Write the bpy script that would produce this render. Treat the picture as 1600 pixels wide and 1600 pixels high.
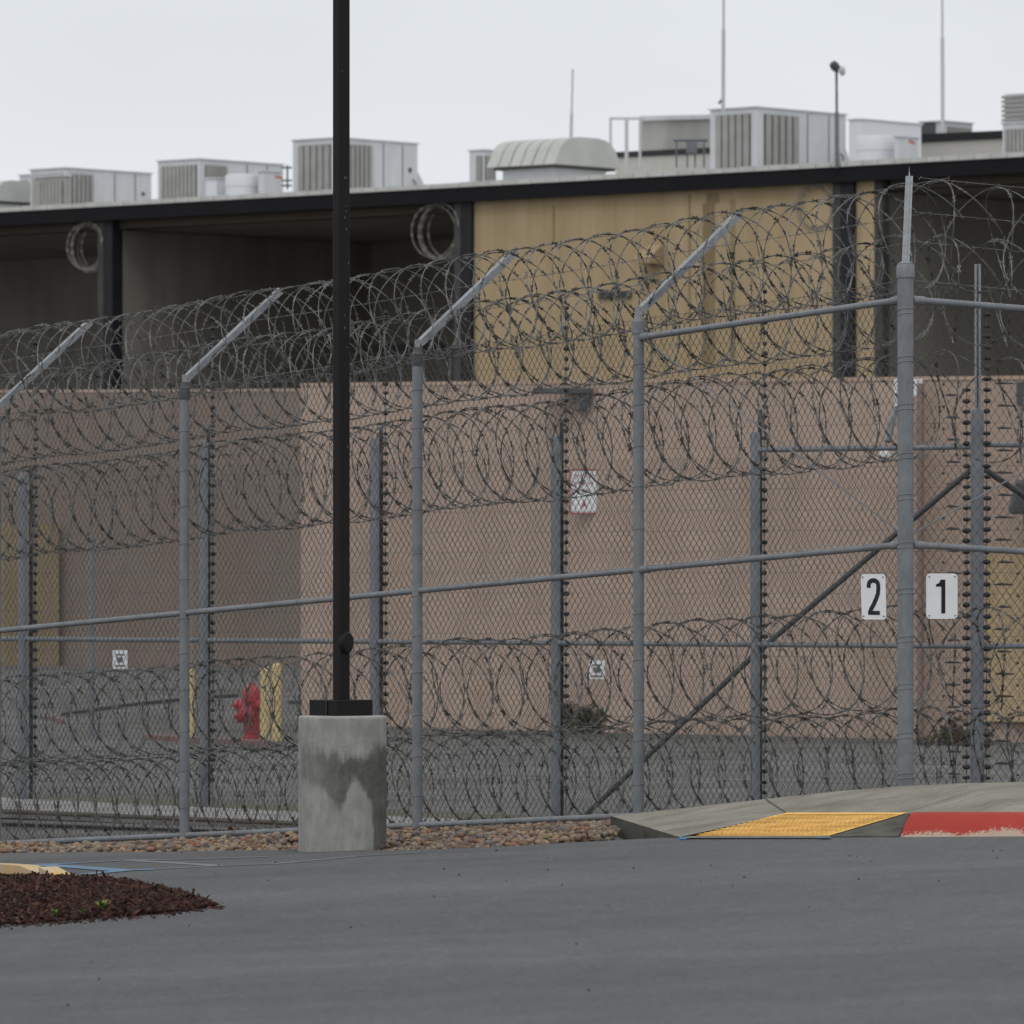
import bpy, math, random
import numpy as np
from mathutils import Vector
random.seed(7); rng = np.random.default_rng(7)
R = math.radians
for o in list(bpy.data.objects): bpy.data.objects.remove(o)
sc = bpy.context.scene
C = sc.collection
CZ = 1.75          # eye height above the road
F = 10000.0        # focal length in photo pixels (1600 wide)
HY = 900.0         # horizon row

# ------------------------------------------------------------------ camera
cd = bpy.data.cameras.new('camera'); cam = bpy.data.objects.new('camera', cd); C.objects.link(cam)
cam.location = (0, 0, CZ); cam.rotation_euler = (R(90), 0, 0)
cd.sensor_width = 36; cd.lens = 225; cd.shift_y = (HY-800)/1600
cd.clip_start = 1; cd.clip_end = 3000
cd.dof.use_dof = True; cd.dof.focus_distance = 46.5; cd.dof.aperture_fstop = 6.5
sc.camera = cam
# ------------------------------------------------------------------ world: overcast
w = bpy.data.worlds.new('World'); sc.world = w; w.use_nodes = True
nt = w.node_tree; nt.nodes.clear()
out = nt.nodes.new('ShaderNodeOutputWorld'); bg1 = nt.nodes.new('ShaderNodeBackground'); bg2 = nt.nodes.new('ShaderNodeBackground')
add = nt.nodes.new('ShaderNodeAddShader')
sky = nt.nodes.new('ShaderNodeTexSky'); sky.sky_type = 'NISHITA'; sky.sun_disc = False
SUN_EL, SUN_AZ = 52, 200
sky.sun_elevation = R(SUN_EL); sky.sun_rotation = R(SUN_AZ); sky.air_density = 1; sky.dust_density = 4
nt.links.new(sky.outputs[0], bg1.inputs[0]); bg1.inputs[1].default_value = 0.004
tc = nt.nodes.new('ShaderNodeTexCoord'); sep = nt.nodes.new('ShaderNodeSeparateXYZ'); rp = nt.nodes.new('ShaderNodeValToRGB')
nz = nt.nodes.new('ShaderNodeTexNoise'); nz.inputs['Scale'].default_value = 9; nz.inputs['Detail'].default_value = 3
mp = nt.nodes.new('ShaderNodeMapping'); mp.inputs['Scale'].default_value = (1, 1, 3)
nt.links.new(tc.outputs['Generated'], mp.inputs[0]); nt.links.new(mp.outputs[0], nz.inputs['Vector'])
nt.links.new(tc.outputs['Generated'], sep.inputs[0]); nt.links.new(sep.outputs['Z'], rp.inputs[0])
e = rp.color_ramp.elements
e[0].position = 0.0; e[0].color = (.82, .84, .865, 1)
e[1].position = 1.0; e[1].color = (1, 1, 1.0, 1)
k = e.new(.10); k.color = (.735, .765, .80, 1)
k = e.new(.30); k.color = (.80, .82, .85, 1)
mx = nt.nodes.new('ShaderNodeMix'); mx.data_type = 'RGBA'; mx.blend_type = 'MULTIPLY'; mx.inputs[0].default_value = 1
nr = nt.nodes.new('ShaderNodeMapRange'); nr.inputs['From Min'].default_value = .3; nr.inputs['From Max'].default_value = .7
nr.inputs['To Min'].default_value = .965; nr.inputs['To Max'].default_value = 1.02
nt.links.new(nz.outputs[0], nr.inputs[0])
nt.links.new(rp.outputs[0], mx.inputs[6]); nt.links.new(nr.outputs[0], mx.inputs[7])
nt.links.new(mx.outputs[2], bg2.inputs[0]); bg2.inputs[1].default_value = 1.0
nt.links.new(bg1.outputs[0], add.inputs[0]); nt.links.new(bg2.outputs[0], add.inputs[1]); nt.links.new(add.outputs[0], out.inputs[0])
# weak veiled sun
sl = bpy.data.lights.new('sun', 'SUN'); sl.energy = 0.6; sl.angle = R(25); sl.color = (1, .97, .93)
so = bpy.data.objects.new('sun', sl); C.objects.link(so)
sd = Vector((math.sin(R(SUN_AZ))*math.cos(R(SUN_EL)), math.cos(R(SUN_AZ))*math.cos(R(SUN_EL)), math.sin(R(SUN_EL))))
so.rotation_euler = sd.to_track_quat('Z', 'Y').to_euler(); so.location = sd*100
vs = sc.view_settings; vs.view_transform = 'Standard'; vs.look = 'None'; vs.exposure = 0; vs.gamma = 1; vs.use_curve_mapping = False

# ------------------------------------------------------------------ helpers
LOC = {}
def P(x, y, Z):
    """photo pixel + depth -> world"""
    return Vector(((x-800)/F*Z, Z, CZ+(HY-y)/F*Z))
def lin(r, g, b):
    f = lambda c: ((c/255+.055)/1.055)**2.4 if c > 10 else c/255/12.92
    return (f(r), f(g), f(b))
def setp(o, **k):
    for a, v in k.items():
        if v is not None: o[a] = v
def thing(name, label, cat, loc=(0, 0, 0), group=None):
    o = bpy.data.objects.new(name, None); C.objects.link(o); o.location = loc
    o.empty_display_size = .2
    LOC[o] = Vector(loc); setp(o, label=label, category=cat, group=group); return o
class MB:
    def __init__(s): s.v = []; s.f = []; s.np = []; s.n = 0
    def addv(s, vs):
        b = s.n; s.v.extend([tuple(q) for q in vs]); s.n += len(vs); return b
    def face(s, *p):
        b = s.addv(p); s.f.append(tuple(range(b, b+len(p))))
    def hexa(s, c):     # 8 corners bottom 0-3, top 4-7
        b = s.addv(c)
        for q in ((0,3,2,1),(4,5,6,7),(0,1,5,4),(1,2,6,5),(2,3,7,6),(3,0,4,7)): s.f.append(tuple(b+i for i in q))
    def box(s, lo, hi):
        x0,y0,z0 = lo; x1,y1,z1 = hi
        s.hexa([(x0,y0,z0),(x1,y0,z0),(x1,y1,z0),(x0,y1,z0),(x0,y0,z1),(x1,y0,z1),(x1,y1,z1),(x0,y1,z1)])
    def obox(s, o, a, b, c):   # origin + three edge vectors
        o=Vector(o);a=Vector(a);b=Vector(b);c=Vector(c)
        s.hexa([o,o+a,o+a+b,o+b,o+c,o+a+c,o+a+b+c,o+b+c])
    def tube(s, pts, r, n=8, cap=True, up=None):
        pts = [Vector(p) for p in pts]; rr = r if isinstance(r, (list, tuple)) else [r]*len(pts)
        prev = None; base = s.n
        for i, p in enumerate(pts):
            t = (pts[min(i+1, len(pts)-1)]-pts[max(i-1, 0)]).normalized()
            if prev is None:
                a = Vector((0, 0, 1)) if abs(t.z) < .9 else Vector((1, 0, 0))
                x = t.cross(a).normalized()
            else: x = (prev-t*prev.dot(t)).normalized()
            prev = x; y = t.cross(x)
            s.addv([p+(x*math.cos(2*math.pi*j/n)+y*math.sin(2*math.pi*j/n))*rr[i] for j in range(n)])
        for i in range(len(pts)-1):
            for j in range(n):
                a = base+i*n+j; b2 = base+i*n+(j+1) % n
                s.f.append((a, b2, b2+n, a+n))
        if cap:
            s.f.append(tuple(base+j for j in reversed(range(n)))); e2 = base+(len(pts)-1)*n
            s.f.append(tuple(e2+j for j in range(n)))
    def lathe(s, o, prof, n=24, axis=(0, 0, 1)):
        ax = Vector(axis).normalized(); a = Vector((0, 0, 1)) if abs(ax.z) < .9 else Vector((1, 0, 0))
        x = ax.cross(a).normalized(); y = ax.cross(x); base = s.n; o = Vector(o)
        for r, h in prof: s.addv([o+ax*h+(x*math.cos(2*math.pi*j/n)+y*math.sin(2*math.pi*j/n))*max(r, 1e-4) for j in range(n)])
        for i in range(len(prof)-1):
            for j in range(n):
                a = base+i*n+j; b2 = base+i*n+(j+1) % n
                s.f.append((a, b2, b2+n, a+n))
        s.f.append(tuple(base+j for j in reversed(range(n)))); e2 = base+(len(prof)-1)*n
        s.f.append(tuple(e2+j for j in range(n)))
    def build(s, name, m, parent=None, smooth=False, kind=None, uv=None, bevel=0, loc=None, **props):
        off = Vector((0, 0, 0)); p = parent
        if p is not None: off = LOC[p].copy()
        if loc is not None: off = Vector(loc)
        me = bpy.data.meshes.new(name)
        V = np.array(s.v, dtype=np.float64)-np.array(off)
        me.from_pydata(V.tolist(), [], s.f); me.update()
        if smooth:
            me.polygons.foreach_set('use_smooth', [True]*len(me.polygons))
            if smooth == 'auto':
                me.set_sharp_from_angle(angle=R(40))
        me.materials.append(m)
        o = bpy.data.objects.new(name, me); C.objects.link(o)
        if parent is not None:
            o.parent = parent; LOC[o] = off.copy()
            if loc is not None: o.location = off-LOC[parent]
        else:
            o.location = off; LOC[o] = off
        if bevel:
            md = o.modifiers.new('bevel', 'BEVEL'); md.width = bevel; md.segments = 2; md.limit_method = 'ANGLE'
        setp(o, kind=kind, **props); return o
def npmesh(name, V, Fc, m, parent=None, smooth=False, kind=None, loc=None, **props):
    off = Vector(loc) if loc is not None else (LOC[parent] if parent is not None else Vector((0,0,0)))
    V = np.asarray(V, dtype=np.float32)-np.array(off, dtype=np.float32); Fc = np.asarray(Fc, dtype=np.int32); k = Fc.shape[1]
    me = bpy.data.meshes.new(name); me.vertices.add(len(V)); me.vertices.foreach_set('co', V.ravel())
    me.loops.add(Fc.size); me.loops.foreach_set('vertex_index', Fc.ravel())
    me.polygons.add(len(Fc)); me.polygons.foreach_set('loop_start', np.arange(len(Fc), dtype=np.int32)*k)
    me.polygons.foreach_set('loop_total', np.full(len(Fc), k, dtype=np.int32))
    if smooth: me.polygons.foreach_set('use_smooth', np.ones(len(Fc), dtype=bool))
    me.update(calc_edges=True); me.materials.append(m)
    o = bpy.data.objects.new(name, me); C.objects.link(o)
    if parent is not None: o.parent = parent; LOC[o] = LOC[parent].copy()
    else: o.location = off; LOC[o] = off
    setp(o, kind=kind, **props); return o

# ------------------------------------------------------------------ materials
def mat(name, c1, c2=None, scale=6, rough=.8, metal=0, bump=0, bscale=None, stretch=(1, 1, 1), detail=5, spec=.3, lo=.35, hi=.65, c3=None, s3=30, a3=.3, stretch3=(1,1,1), rand=0):
    m = bpy.data.materials.new(name); m.use_nodes = True; t = m.node_tree; N = t.nodes; L = t.links
    b = N['Principled BSDF']; b.inputs['Roughness'].default_value = rough; b.inputs['Metallic'].default_value = metal
    b.inputs['Specular IOR Level'].default_value = spec
    b.inputs['Base Color'].default_value = (*c1, 1)
    tcn = N.new('ShaderNodeTexCoord'); col = None
    def noise(sc_, st, det=detail):
        mpn = N.new('ShaderNodeMapping'); mpn.inputs['Scale'].default_value = st; L.new(tcn.outputs['Object'], mpn.inputs[0])
        n = N.new('ShaderNodeTexNoise'); n.inputs['Scale'].default_value = sc_; n.inputs['Detail'].default_value = det
        L.new(mpn.outputs[0], n.inputs['Vector']); return n
    if c2 is not None:
        n = noise(scale, stretch); r = N.new('ShaderNodeValToRGB'); r.color_ramp.elements[0].position = lo; r.color_ramp.elements[1].position = hi
        r.color_ramp.elements[0].color = (*c1, 1); r.color_ramp.elements[1].color = (*c2, 1)
        L.new(n.outputs[0], r.inputs[0]); col = r.outputs[0]
    if c3 is not None:
        n = noise(s3, stretch3); r = N.new('ShaderNodeMapRange'); r.inputs['From Min'].default_value = .48; r.inputs['From Max'].default_value = .68
        r.inputs['To Max'].default_value = a3; L.new(n.outputs[0], r.inputs[0])
        x = N.new('ShaderNodeMix'); x.data_type = 'RGBA'; L.new(r.outputs[0], x.inputs[0])
        if col: L.new(col, x.inputs[6])
        else: x.inputs[6].default_value = (*c1, 1)
        x.inputs[7].default_value = (*c3, 1); col = x.outputs[2]
    if rand:
        g = N.new('ShaderNodeNewGeometry'); mr = N.new('ShaderNodeMapRange'); L.new(g.outputs['Random Per Island'], mr.inputs[0])
        mr.inputs['To Min'].default_value = 1-rand; mr.inputs['To Max'].default_value = 1+rand
        x = N.new('ShaderNodeMix'); x.data_type = 'RGBA'; x.blend_type = 'MULTIPLY'; x.inputs[0].default_value = 1
        if col: L.new(col, x.inputs[6])
        else: x.inputs[6].default_value = (*c1, 1)
        L.new(mr.outputs[0], x.inputs[7]); col = x.outputs[2]
    if col: L.new(col, b.inputs['Base Color'])
    if bump:
        n = noise(bscale or scale*4, (1, 1, 1)); bn = N.new('ShaderNodeBump'); bn.inputs['Strength'].default_value = bump; bn.inputs['Distance'].default_value = .02
        L.new(n.outputs[0], bn.inputs['Height']); L.new(bn.outputs[0], b.inputs['Normal'])
    return m
def rampmat(name, cols, rough=.85, spec=.25):
    m = bpy.data.materials.new(name); m.use_nodes = True; t = m.node_tree; b = t.nodes['Principled BSDF']
    b.inputs['Roughness'].default_value = rough; b.inputs['Specular IOR Level'].default_value = spec
    g = t.nodes.new('ShaderNodeNewGeometry'); r = t.nodes.new('ShaderNodeValToRGB'); r.color_ramp.interpolation = 'CONSTANT'
    el = r.color_ramp.elements
    while len(el) > 1: el.remove(el[-1])
    el[0].color = (*cols[0], 1); el[0].position = 0
    for i, c in enumerate(cols[1:]):
        q = el.new((i+1)/len(cols)); q.color = (*c, 1)
    t.links.new(g.outputs['Random Per Island'], r.inputs[0])
    tcn = t.nodes.new('ShaderNodeTexCoord'); n = t.nodes.new('ShaderNodeTexNoise'); n.inputs['Scale'].default_value = 60
    t.links.new(tcn.outputs['Object'], n.inputs['Vector']); mr = t.nodes.new('ShaderNodeMapRange'); mr.inputs['To Min'].default_value = .6; mr.inputs['To Max'].default_value = 1.4
    t.links.new(n.outputs[0], mr.inputs[0]); x = t.nodes.new('ShaderNodeMix'); x.data_type = 'RGBA'; x.blend_type = 'MULTIPLY'; x.inputs[0].default_value = 1
    t.links.new(r.outputs[0], x.inputs[6]); t.links.new(mr.outputs[0], x.inputs[7]); t.links.new(x.outputs[2], b.inputs['Base Color'])
    return m
M = {}
M['asphalt'] = mat('asphalt', (.096, .100, .104), (.117, .120, .124), scale=.5, stretch=(.3, .5, 1), rough=.95, spec=.1, bump=.35, bscale=70, c3=(.145, .148, .153), s3=.55, a3=.42, stretch3=(.16, .75, 1), lo=.3, hi=.7, detail=8)
M['yard'] = mat('yard_asphalt', (.105, .105, .103), (.15, .15, .147), scale=.8, stretch=(.6, 1.5, 1), rough=.95, spec=.1, bump=.2, bscale=60, c3=(.08, .078, .07), s3=.5, a3=.5)
M['concrete'] = mat('pavement_concrete', (.215, .208, .172), (.275, .266, .226), scale=2.2, rough=.92, spec=.1, bump=.25, bscale=60, c3=(.15, .13, .108), s3=5, a3=.55, stretch3=(.4, 1.5, 1), detail=9)
M['concrete_dark'] = mat('stained_concrete', (.065, .065, .057), (.12, .118, .105), scale=5, rough=.95, spec=.1, bump=.3, bscale=60, c3=(.13, .128, .112), s3=14, a3=.4, stretch3=(.5, 1, 2))
M['tactile'] = mat('tactile_yellow', (.82, .48, .13), (.88, .56, .18), scale=5, rough=.85, spec=.15, c3=(.4, .26, .1), s3=18, a3=.35)
M['blue_paint'] = mat('blue_paint', (.13, .225, .33), (.14, .18, .22), scale=2.5, rough=.9, spec=.1)
M['faded_paint'] = mat('faded_paint', (.21, .218, .228), (.15, .155, .16), scale=3, rough=.9, spec=.1)
M['bright_blue'] = mat('blue_marking', (.05, .19, .42), (.08, .2, .3), scale=30, rough=.9, spec=.1)
M['yellow_paint'] = mat('yellow_paint', (.55, .36, .13), (.5, .42, .3), scale=4, rough=.9, spec=.1)
M['red_faded'] = mat('faded_red_paint', (.26, .12, .11), (.2, .16, .15), scale=2, rough=.9, spec=.1)
M['galv'] = mat('galvanised_steel', (.155, .170, .185), (.20, .215, .23), scale=7, rough=.62, metal=.0, spec=.4, c3=(.26, .27, .28), s3=40, a3=.4, stretch3=(1, 1, .3))
M['galv_in'] = mat('weathered_galvanised_steel', (.145, .16, .18), (.19, .205, .225), scale=5, rough=.7, spec=.3)
M['bright'] = mat('bright_galvanised_angle', (.26, .28, .30), (.20, .215, .235), scale=14, rough=.5, spec=.4, c3=(.38, .39, .40), s3=50, a3=.5)
M['dark_cap'] = mat('dark_cap', (.05, .052, .055), (.1, .1, .1), scale=20, rough=.7)
M['mesh'] = mat('chain_link_wire', (.075, .076, .070), (.135, .137, .13), scale=3, rough=.5, metal=.3, spec=.35)
M['mesh_in'] = mat('inner_chain_link_wire', (.07, .07, .066), (.11, .11, .105), scale=3, rough=.55, metal=.3, spec=.2)
M['razor'] = mat('razor_wire_steel', (.075, .077, .072), (.21, .213, .205), scale=5, rough=.42, metal=.35, spec=.5, c3=(.035, .033, .028), s3=9, a3=.75)
M['barb'] = mat('barbed_wire', (.16, .16, .15), (.24, .24, .23), scale=5, rough=.5, metal=.8)
M['black'] = mat('black_insulator', (.012, .012, .014), (.02, .02, .02), rough=.5)
M['pole'] = mat('bronze_black_paint', (.0105, .0098, .0096), (.013, .012, .012), scale=8, rough=.6, spec=.2)
M['sign_white'] = mat('sign_enamel', (.74, .76, .79), (.79, .81, .83), scale=6, rough=.45, spec=.4)
M['sign_black'] = mat('sign_numeral', (.012, .012, .013), rough=.5)
M['pink'] = mat('pink_render', (.42, .325, .268), (.465, .36, .297), scale=.35, rough=.95, spec=.1, c3=(.33, .25, .20), s3=.9, a3=.5, stretch3=(1, 1, .25), bump=.1, bscale=30)
M['pink_dk'] = mat('shaded_pink_render', (.225, .185, .158), (.25, .205, .177), scale=.4, rough=.95, spec=.1, c3=(.22, .155, .125), s3=.7, a3=.5, stretch3=(1, 1, .3))  # pink render darkened so its colour carries the set-back wall's shading
M['pink_cap'] = mat('pink_coping', (.50, .37, .29), (.45, .33, .26), scale=.6, rough=.95, spec=.1)
M['mustard'] = mat('mustard_render', (.395, .302, .188), (.435, .332, .208), scale=.5, rough=.95, spec=.1, c3=(.34, .262, .145), s3=1.6, a3=.6, stretch3=(1, 1, .08))
M['tan'] = mat('tan_panel', (.235, .188, .118), (.265, .212, .135), scale=.7, rough=.9, spec=.1)
M['stain'] = mat('rust_streak', (.235, .175, .10), (.30, .23, .135), scale=2, rough=.95, spec=.1, stretch=(1, 1, .2))
M['bay'] = mat('brown_grey_render', (.23, .212, .187), (.275, .254, .223), scale=.5, rough=.95, spec=.1, c3=(.18, .162, .14), s3=1.2, a3=.5, stretch3=(1, 1, .2))
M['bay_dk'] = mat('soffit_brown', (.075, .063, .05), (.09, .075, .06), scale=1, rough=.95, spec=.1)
M['fascia'] = mat('black_fascia', (.0085, .0088, .0105), (.011, .0112, .013), scale=2, rough=.7, spec=.15)
M['coping'] = mat('light_coping', (.50, .51, .485), (.60, .60, .58), scale=3, rough=.7, spec=.2)
M['column'] = mat('dark_column', (.013, .013, .016), (.02, .02, .023), scale=2, rough=.7)
M['column_lt'] = mat('grey_column_flange', (.05, .049, .05), (.075, .073, .07), scale=2, rough=.8)
M['hvac'] = mat('white_sheet_metal', (.53, .55, .575), (.58, .60, .62), scale=.7, rough=.6, spec=.25, c3=(.45, .46, .475), s3=2, a3=.35, stretch3=(1, 1, .2))
M['hvac_w'] = mat('bright_white_sheet_metal', (.60, .62, .66), (.64, .66, .70), scale=.7, rough=.5, spec=.3)
M['grille'] = mat('grille_grey', (.29, .29, .275), (.34, .34, .325), scale=3, rough=.8)
M['slot'] = mat('grille_slot', (.10, .10, .092), rough=.9)
M['hood'] = mat('ribbed_hood', (.43, .44, .42), (.49, .50, .48), scale=1.5, rough=.6)
M['farwall'] = mat('far_grey_wall', (.44, .43, .40), (.48, .47, .44), scale=.6, rough=.9)
M['steel_dk'] = mat('dark_steel', (.08, .085, .09), rough=.7)
M['redtag'] = mat('red_tag', (.42, .13, .11), rough=.7)
M['channel'] = mat('sensor_channel', (.10, .105, .115), (.14, .145, .155), scale=4, rough=.7)
M['mast'] = mat('mast_white', (.50, .50, .51), rough=.6)
M['hyd'] = mat('hydrant_red', (.42, .035, .05), (.34, .03, .04), scale=8, rough=.45, spec=.5)
M['boll'] = mat('bollard_yellow', (.60, .48, .25), (.55, .43, .22), scale=6, rough=.6, c3=(.45, .3, .12), s3=12, a3=.5)
M['sign_red'] = mat('sign_red', (.42, .07, .07), rough=.6)
M['soil'] = mat('dark_soil', (.055, .047, .038), (.10, .085, .07), scale=5, rough=1, spec=.05, bump=.5)
M['gravel'] = rampmat('river_gravel', [lin(128,112,98), lin(100,90,82), lin(134,120,102), lin(116,94,76), lin(88,78,72), lin(150,126,98), lin(112,106,102), lin(98,80,70), lin(132,122,110), lin(134,98,76), lin(78,66,58), lin(120,104,88)], rough=.7)
M['mulch'] = rampmat('bark_mulch', [(.036,.015,.010), (.022,.010,.008), (.054,.024,.015), (.014,.007,.006), (.060,.024,.017), (.038,.015,.013), (.10,.045,.03), (.026,.012,.010), (.016,.008,.007), (.045,.016,.013)], rough=.9)
M['mulch_base'] = mat('mulch_bed', (.022, .011, .009), (.04, .018, .014), scale=20, rough=1, spec=.05, bump=.8)
M['leaf'] = mat('weed_leaf', (.10, .15, .03), (.17, .22, .05), scale=20, rough=.7)
M['deadleaf'] = mat('dry_leaf', (.16, .06, .03), (.2, .09, .05), scale=20, rough=.8)
M['shrub'] = mat('shrub_leaf', (.055, .056, .038), (.09, .085, .055), scale=8, rough=.8, rand=.4)

def grain(m, layers):
    t = m.node_tree; b = t.nodes['Principled BSDF']; src = b.inputs['Base Color'].links[0].from_socket
    tcn = t.nodes.new('ShaderNodeTexCoord')
    for sc_, st, amp, det in layers:
        mpn = t.nodes.new('ShaderNodeMapping'); mpn.inputs['Scale'].default_value = st; t.links.new(tcn.outputs['Object'], mpn.inputs[0])
        n = t.nodes.new('ShaderNodeTexNoise'); n.inputs['Scale'].default_value = sc_; n.inputs['Detail'].default_value = det; n.inputs['Roughness'].default_value = .65
        t.links.new(mpn.outputs[0], n.inputs['Vector']); mr = t.nodes.new('ShaderNodeMapRange'); mr.inputs['From Min'].default_value = .3; mr.inputs['From Max'].default_value = .7
        mr.inputs['To Min'].default_value = 1-amp; mr.inputs['To Max'].default_value = 1+amp; t.links.new(n.outputs[0], mr.inputs[0])
        x = t.nodes.new('ShaderNodeMix'); x.data_type = 'RGBA'; x.blend_type = 'MULTIPLY'; x.inputs[0].default_value = 1
        t.links.new(src, x.inputs[6]); t.links.new(mr.outputs[0], x.inputs[7]); src = x.outputs[2]
    t.links.new(src, b.inputs['Base Color'])
grain(M['asphalt'], [(34, (1, .35, 1), .16, 4), (5, (1, .3, 1), .07, 5), (.33, (.4, .6, 1), .09, 5), (1.1, (.5, 1.4, 1), .07, 6)])
grain(M['yard'], [(22, (1, .3, 1), .12, 4), (2.2, (1, .5, 1), .10, 5)])
grain(M['concrete'], [(40, (1, .5, 1), .10, 5), (2.6, (.4, 1.8, 1), .12, 6)])
grain(M['pink'], [(1.3, (1, 1, .5), .06, 8), (14, (1, 1, 1), .05, 4), (2.5, (1, 1, .06), .05, 5)])
grain(M['mustard'], [(1.1, (1, 1, .4), .07, 8), (3, (1, 1, .05), .09, 6)])
grain(M['bay'], [(1.2, (1, 1, .5), .10, 8), (3, (1, 1, .07), .08, 6)])
grain(M['hvac'], [(1.2, (1, 1, .4), .05, 6), (4, (1, 1, .08), .06, 5)])
# ------------------------------------------------------------------ terrain
A0, BX, CY = 0.0, .0418, -.00184
def plane(X, Y): return A0+BX*X+CY*Y              # road surface (world z)
def PR(x, y, dz=0):                                # pixel -> point on the road plane
    k = (x-800)/F; Z = (CZ-A0-dz)/((y-HY)/F+BX*k+CY)
    return Vector((k*Z, Z, plane(k*Z, Z)+dz))
E = Vector((2.73, 44.4)); LUL = math.hypot(5.38, 7.4)
uL = Vector((-5.38, 7.4))/LUL; nL = Vector((-uL.y*-1, uL.x*-1)); nL = Vector((uL.y, -uL.x))
uR = Vector((.902, .431)); nR = Vector((-uR.y, uR.x))
def zL(tau): return CZ-1.61-.0568*tau
def zR(s): return CZ-1.61-.051*s
def FL(tau, h, d=0):
    p = E+uL*tau+nL*d; return Vector((p.x, p.y, zL(tau)+h))
def FR(s, h, d=0):
    p = E+uR*s+nR*d; return Vector((p.x, p.y, zR(s)+h))
def sst(x): x = min(1, max(0, x)); return x*x*(3-2*x)
BND = [(-900,1336),(-400,1334),(0,1333),(120,1331),(250,1331),(360,1329),(470,1328),(535,1328),(610,1329),(700,1326),(800,1322),(880,1317),(955,1313),(1060,1308),(1180,1307),(1295,1307),(1405,1307),(1600,1306),(1900,1303),(2600,1296)]
BP = [PR(x, y) for x, y in BND]
def ybound(k):     # depth of the road edge along a ray
    for a, b in zip(BP[:-1], BP[1:]):
        ka, kb = a.x/a.y, b.x/b.y
        if ka <= k <= kb: return a.y+(b.y-a.y)*(k-ka)/(kb-ka)
    return BP[0].y if k < BP[0].x/BP[0].y else BP[-1].y
YARD = CZ-2.22
def ground(X, Y):
    p = Vector((X, Y))-E; tau = p.dot(uL); d = p.dot(nL)
    tc_ = min(14, max(-2.0, tau)); zf = zL(tc_)-.05-.035*max(0, tc_)/9.15*3
    if d >= 0:
        Lk = 1.5 if tau > 2 else 1.5+5*sst((2-tau)/4)
        z = YARD+(zf-YARD)*math.exp(-d/Lk)
    else:
        kk = 2.9*sst((tau-1.8)/1.8); wv = sst((-d-kk)/max(.55, 3.3-kk)); z = (plane(X, Y)-.05)*wv+zf*(1-wv)
    if Y < ybound(X/max(Y, 1)): z = min(z, plane(X, Y)-.05)
    if X > .78 and Y < 44.9: z = min(z, plane(X, min(Y, 46))-.16-.03*max(0,X-3))
    if Y > 92: z += (.62*sst((Y-92)/20))*sst((1-X)/3)
    return z
xs = sorted(set([-400,-200,-100,-60,-40,-25,-18] + [round(-14+.35*i, 3) for i in range(81)] + [18,25,40,60,100,200,400]))
ys = sorted(set([-20,0,15,25,33,38] + [round(40+.35*i, 3) for i in range(60)] + [62,64,67,70,75,80,85,90,92,94,96,98,100,102,104,106,108,110,112,115,120,130,150,180,240,340,600,1200,2000]))
V = [(x, y, ground(x, y)) for y in ys for x in xs]; nx = len(xs)
Fc = [(j*nx+i, j*nx+i+1, (j+1)*nx+i+1, (j+1)*nx+i) for j in range(len(ys)-1) for i in range(nx-1)]
npmesh('ground', V, Fc, M['yard'], kind='structure', smooth=True)
# bed of soil under the gravel
mb = MB()
cols = [(-500+40*i) for i in range(38)]
grid = []
for cx in cols:
    k = (cx-800)/F; yb = ybound(k)+.02
    tauf = ((E.x-k*E.y)/(k*uL.y-uL.x)); yf = E.y+uL.y*tauf+.9
    grid.append([(k*(yb+(yf-yb)*j/10), yb+(yf-yb)*j/10) for j in range(11)])
b = mb.addv([(x, y, ground(x, y)+.012) for col in grid for x, y in col])
for i in range(len(cols)-1):
    for j in range(10): mb.f.append((b+i*11+j, b+(i+1)*11+j, b+(i+1)*11+j+1, b+i*11+j+1))
mb.build('soil_bed', M['soil'], kind='structure', smooth=True)
# road
mb = MB(); n = len(BP)
rows = [1.0, .97, .93, .88, .8, .65, .4, .1]
bx_ = [(-300, 46)] + [(p.x, p.y) for p in BP] + [(300, 42)]
b = mb.addv([(x, y*r if r < 1 else y, plane(max(-60, min(60, x)), y*r)) for r in rows for x, y in bx_]); nn = len(bx_)
for j in range(len(rows)-1):
    for i in range(nn-1): mb.f.append((b+j*nn+i, b+(j+1)*nn+i, b+(j+1)*nn+i+1, b+j*nn+i+1))
for i in range(nn-1):      # thin edge of the asphalt
    a = Vector(mb.v[b+i]); c = Vector(mb.v[b+i+1]); dn = Vector((0, 0, -.06)); mb.face(a, c, c+dn, a+dn)
mb.build('road', M['asphalt'], kind='structure')

def strip(name, pts, wd, m, dz=.004, **k):     # painted strip following points on the road
    mb = MB(); L_ = []
    for i, p in enumerate(pts):
        d = (pts[min(i+1, len(pts)-1)]-pts[max(i-1, 0)]); nrm = Vector((-d.y, d.x, 0)).normalized()*wd/2
        for q in (p+nrm, p-nrm): L_.append((q.x, q.y, plane(q.x, q.y)+dz))
    b = mb.addv(L_)
    for i in range(len(pts)-1): mb.f.append((b+2*i, b+2*i+1, b+2*i+3, b+2*i+2))
    return mb.build(name, m, kind='structure', **k)
strip('road_marking', [PR(-40,1357), PR(0,1355), PR(65,1351.5), PR(120,1349)], .15, M['blue_paint'])
strip('road_marking', [PR(120,1349), PR(200,1344.5), PR(300,1343), PR(420,1339)], .10, M['faded_paint'], dz=.0035)
strip('road_marking', [PR(50,1351), PR(120,1355.5), PR(195,1361)], .16, M['blue_paint'], dz=.0045)
strip('road_marking', [PR(90,1370), PR(140,1366), PR(195,1361), PR(240,1359)], .17, M['blue_paint'], dz=.005)
strip('road_marking', [PR(240,1359), PR(320,1354), PR(430,1350), PR(560,1338), PR(660,1332)], .10, M['faded_paint'], dz=.003)
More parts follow.
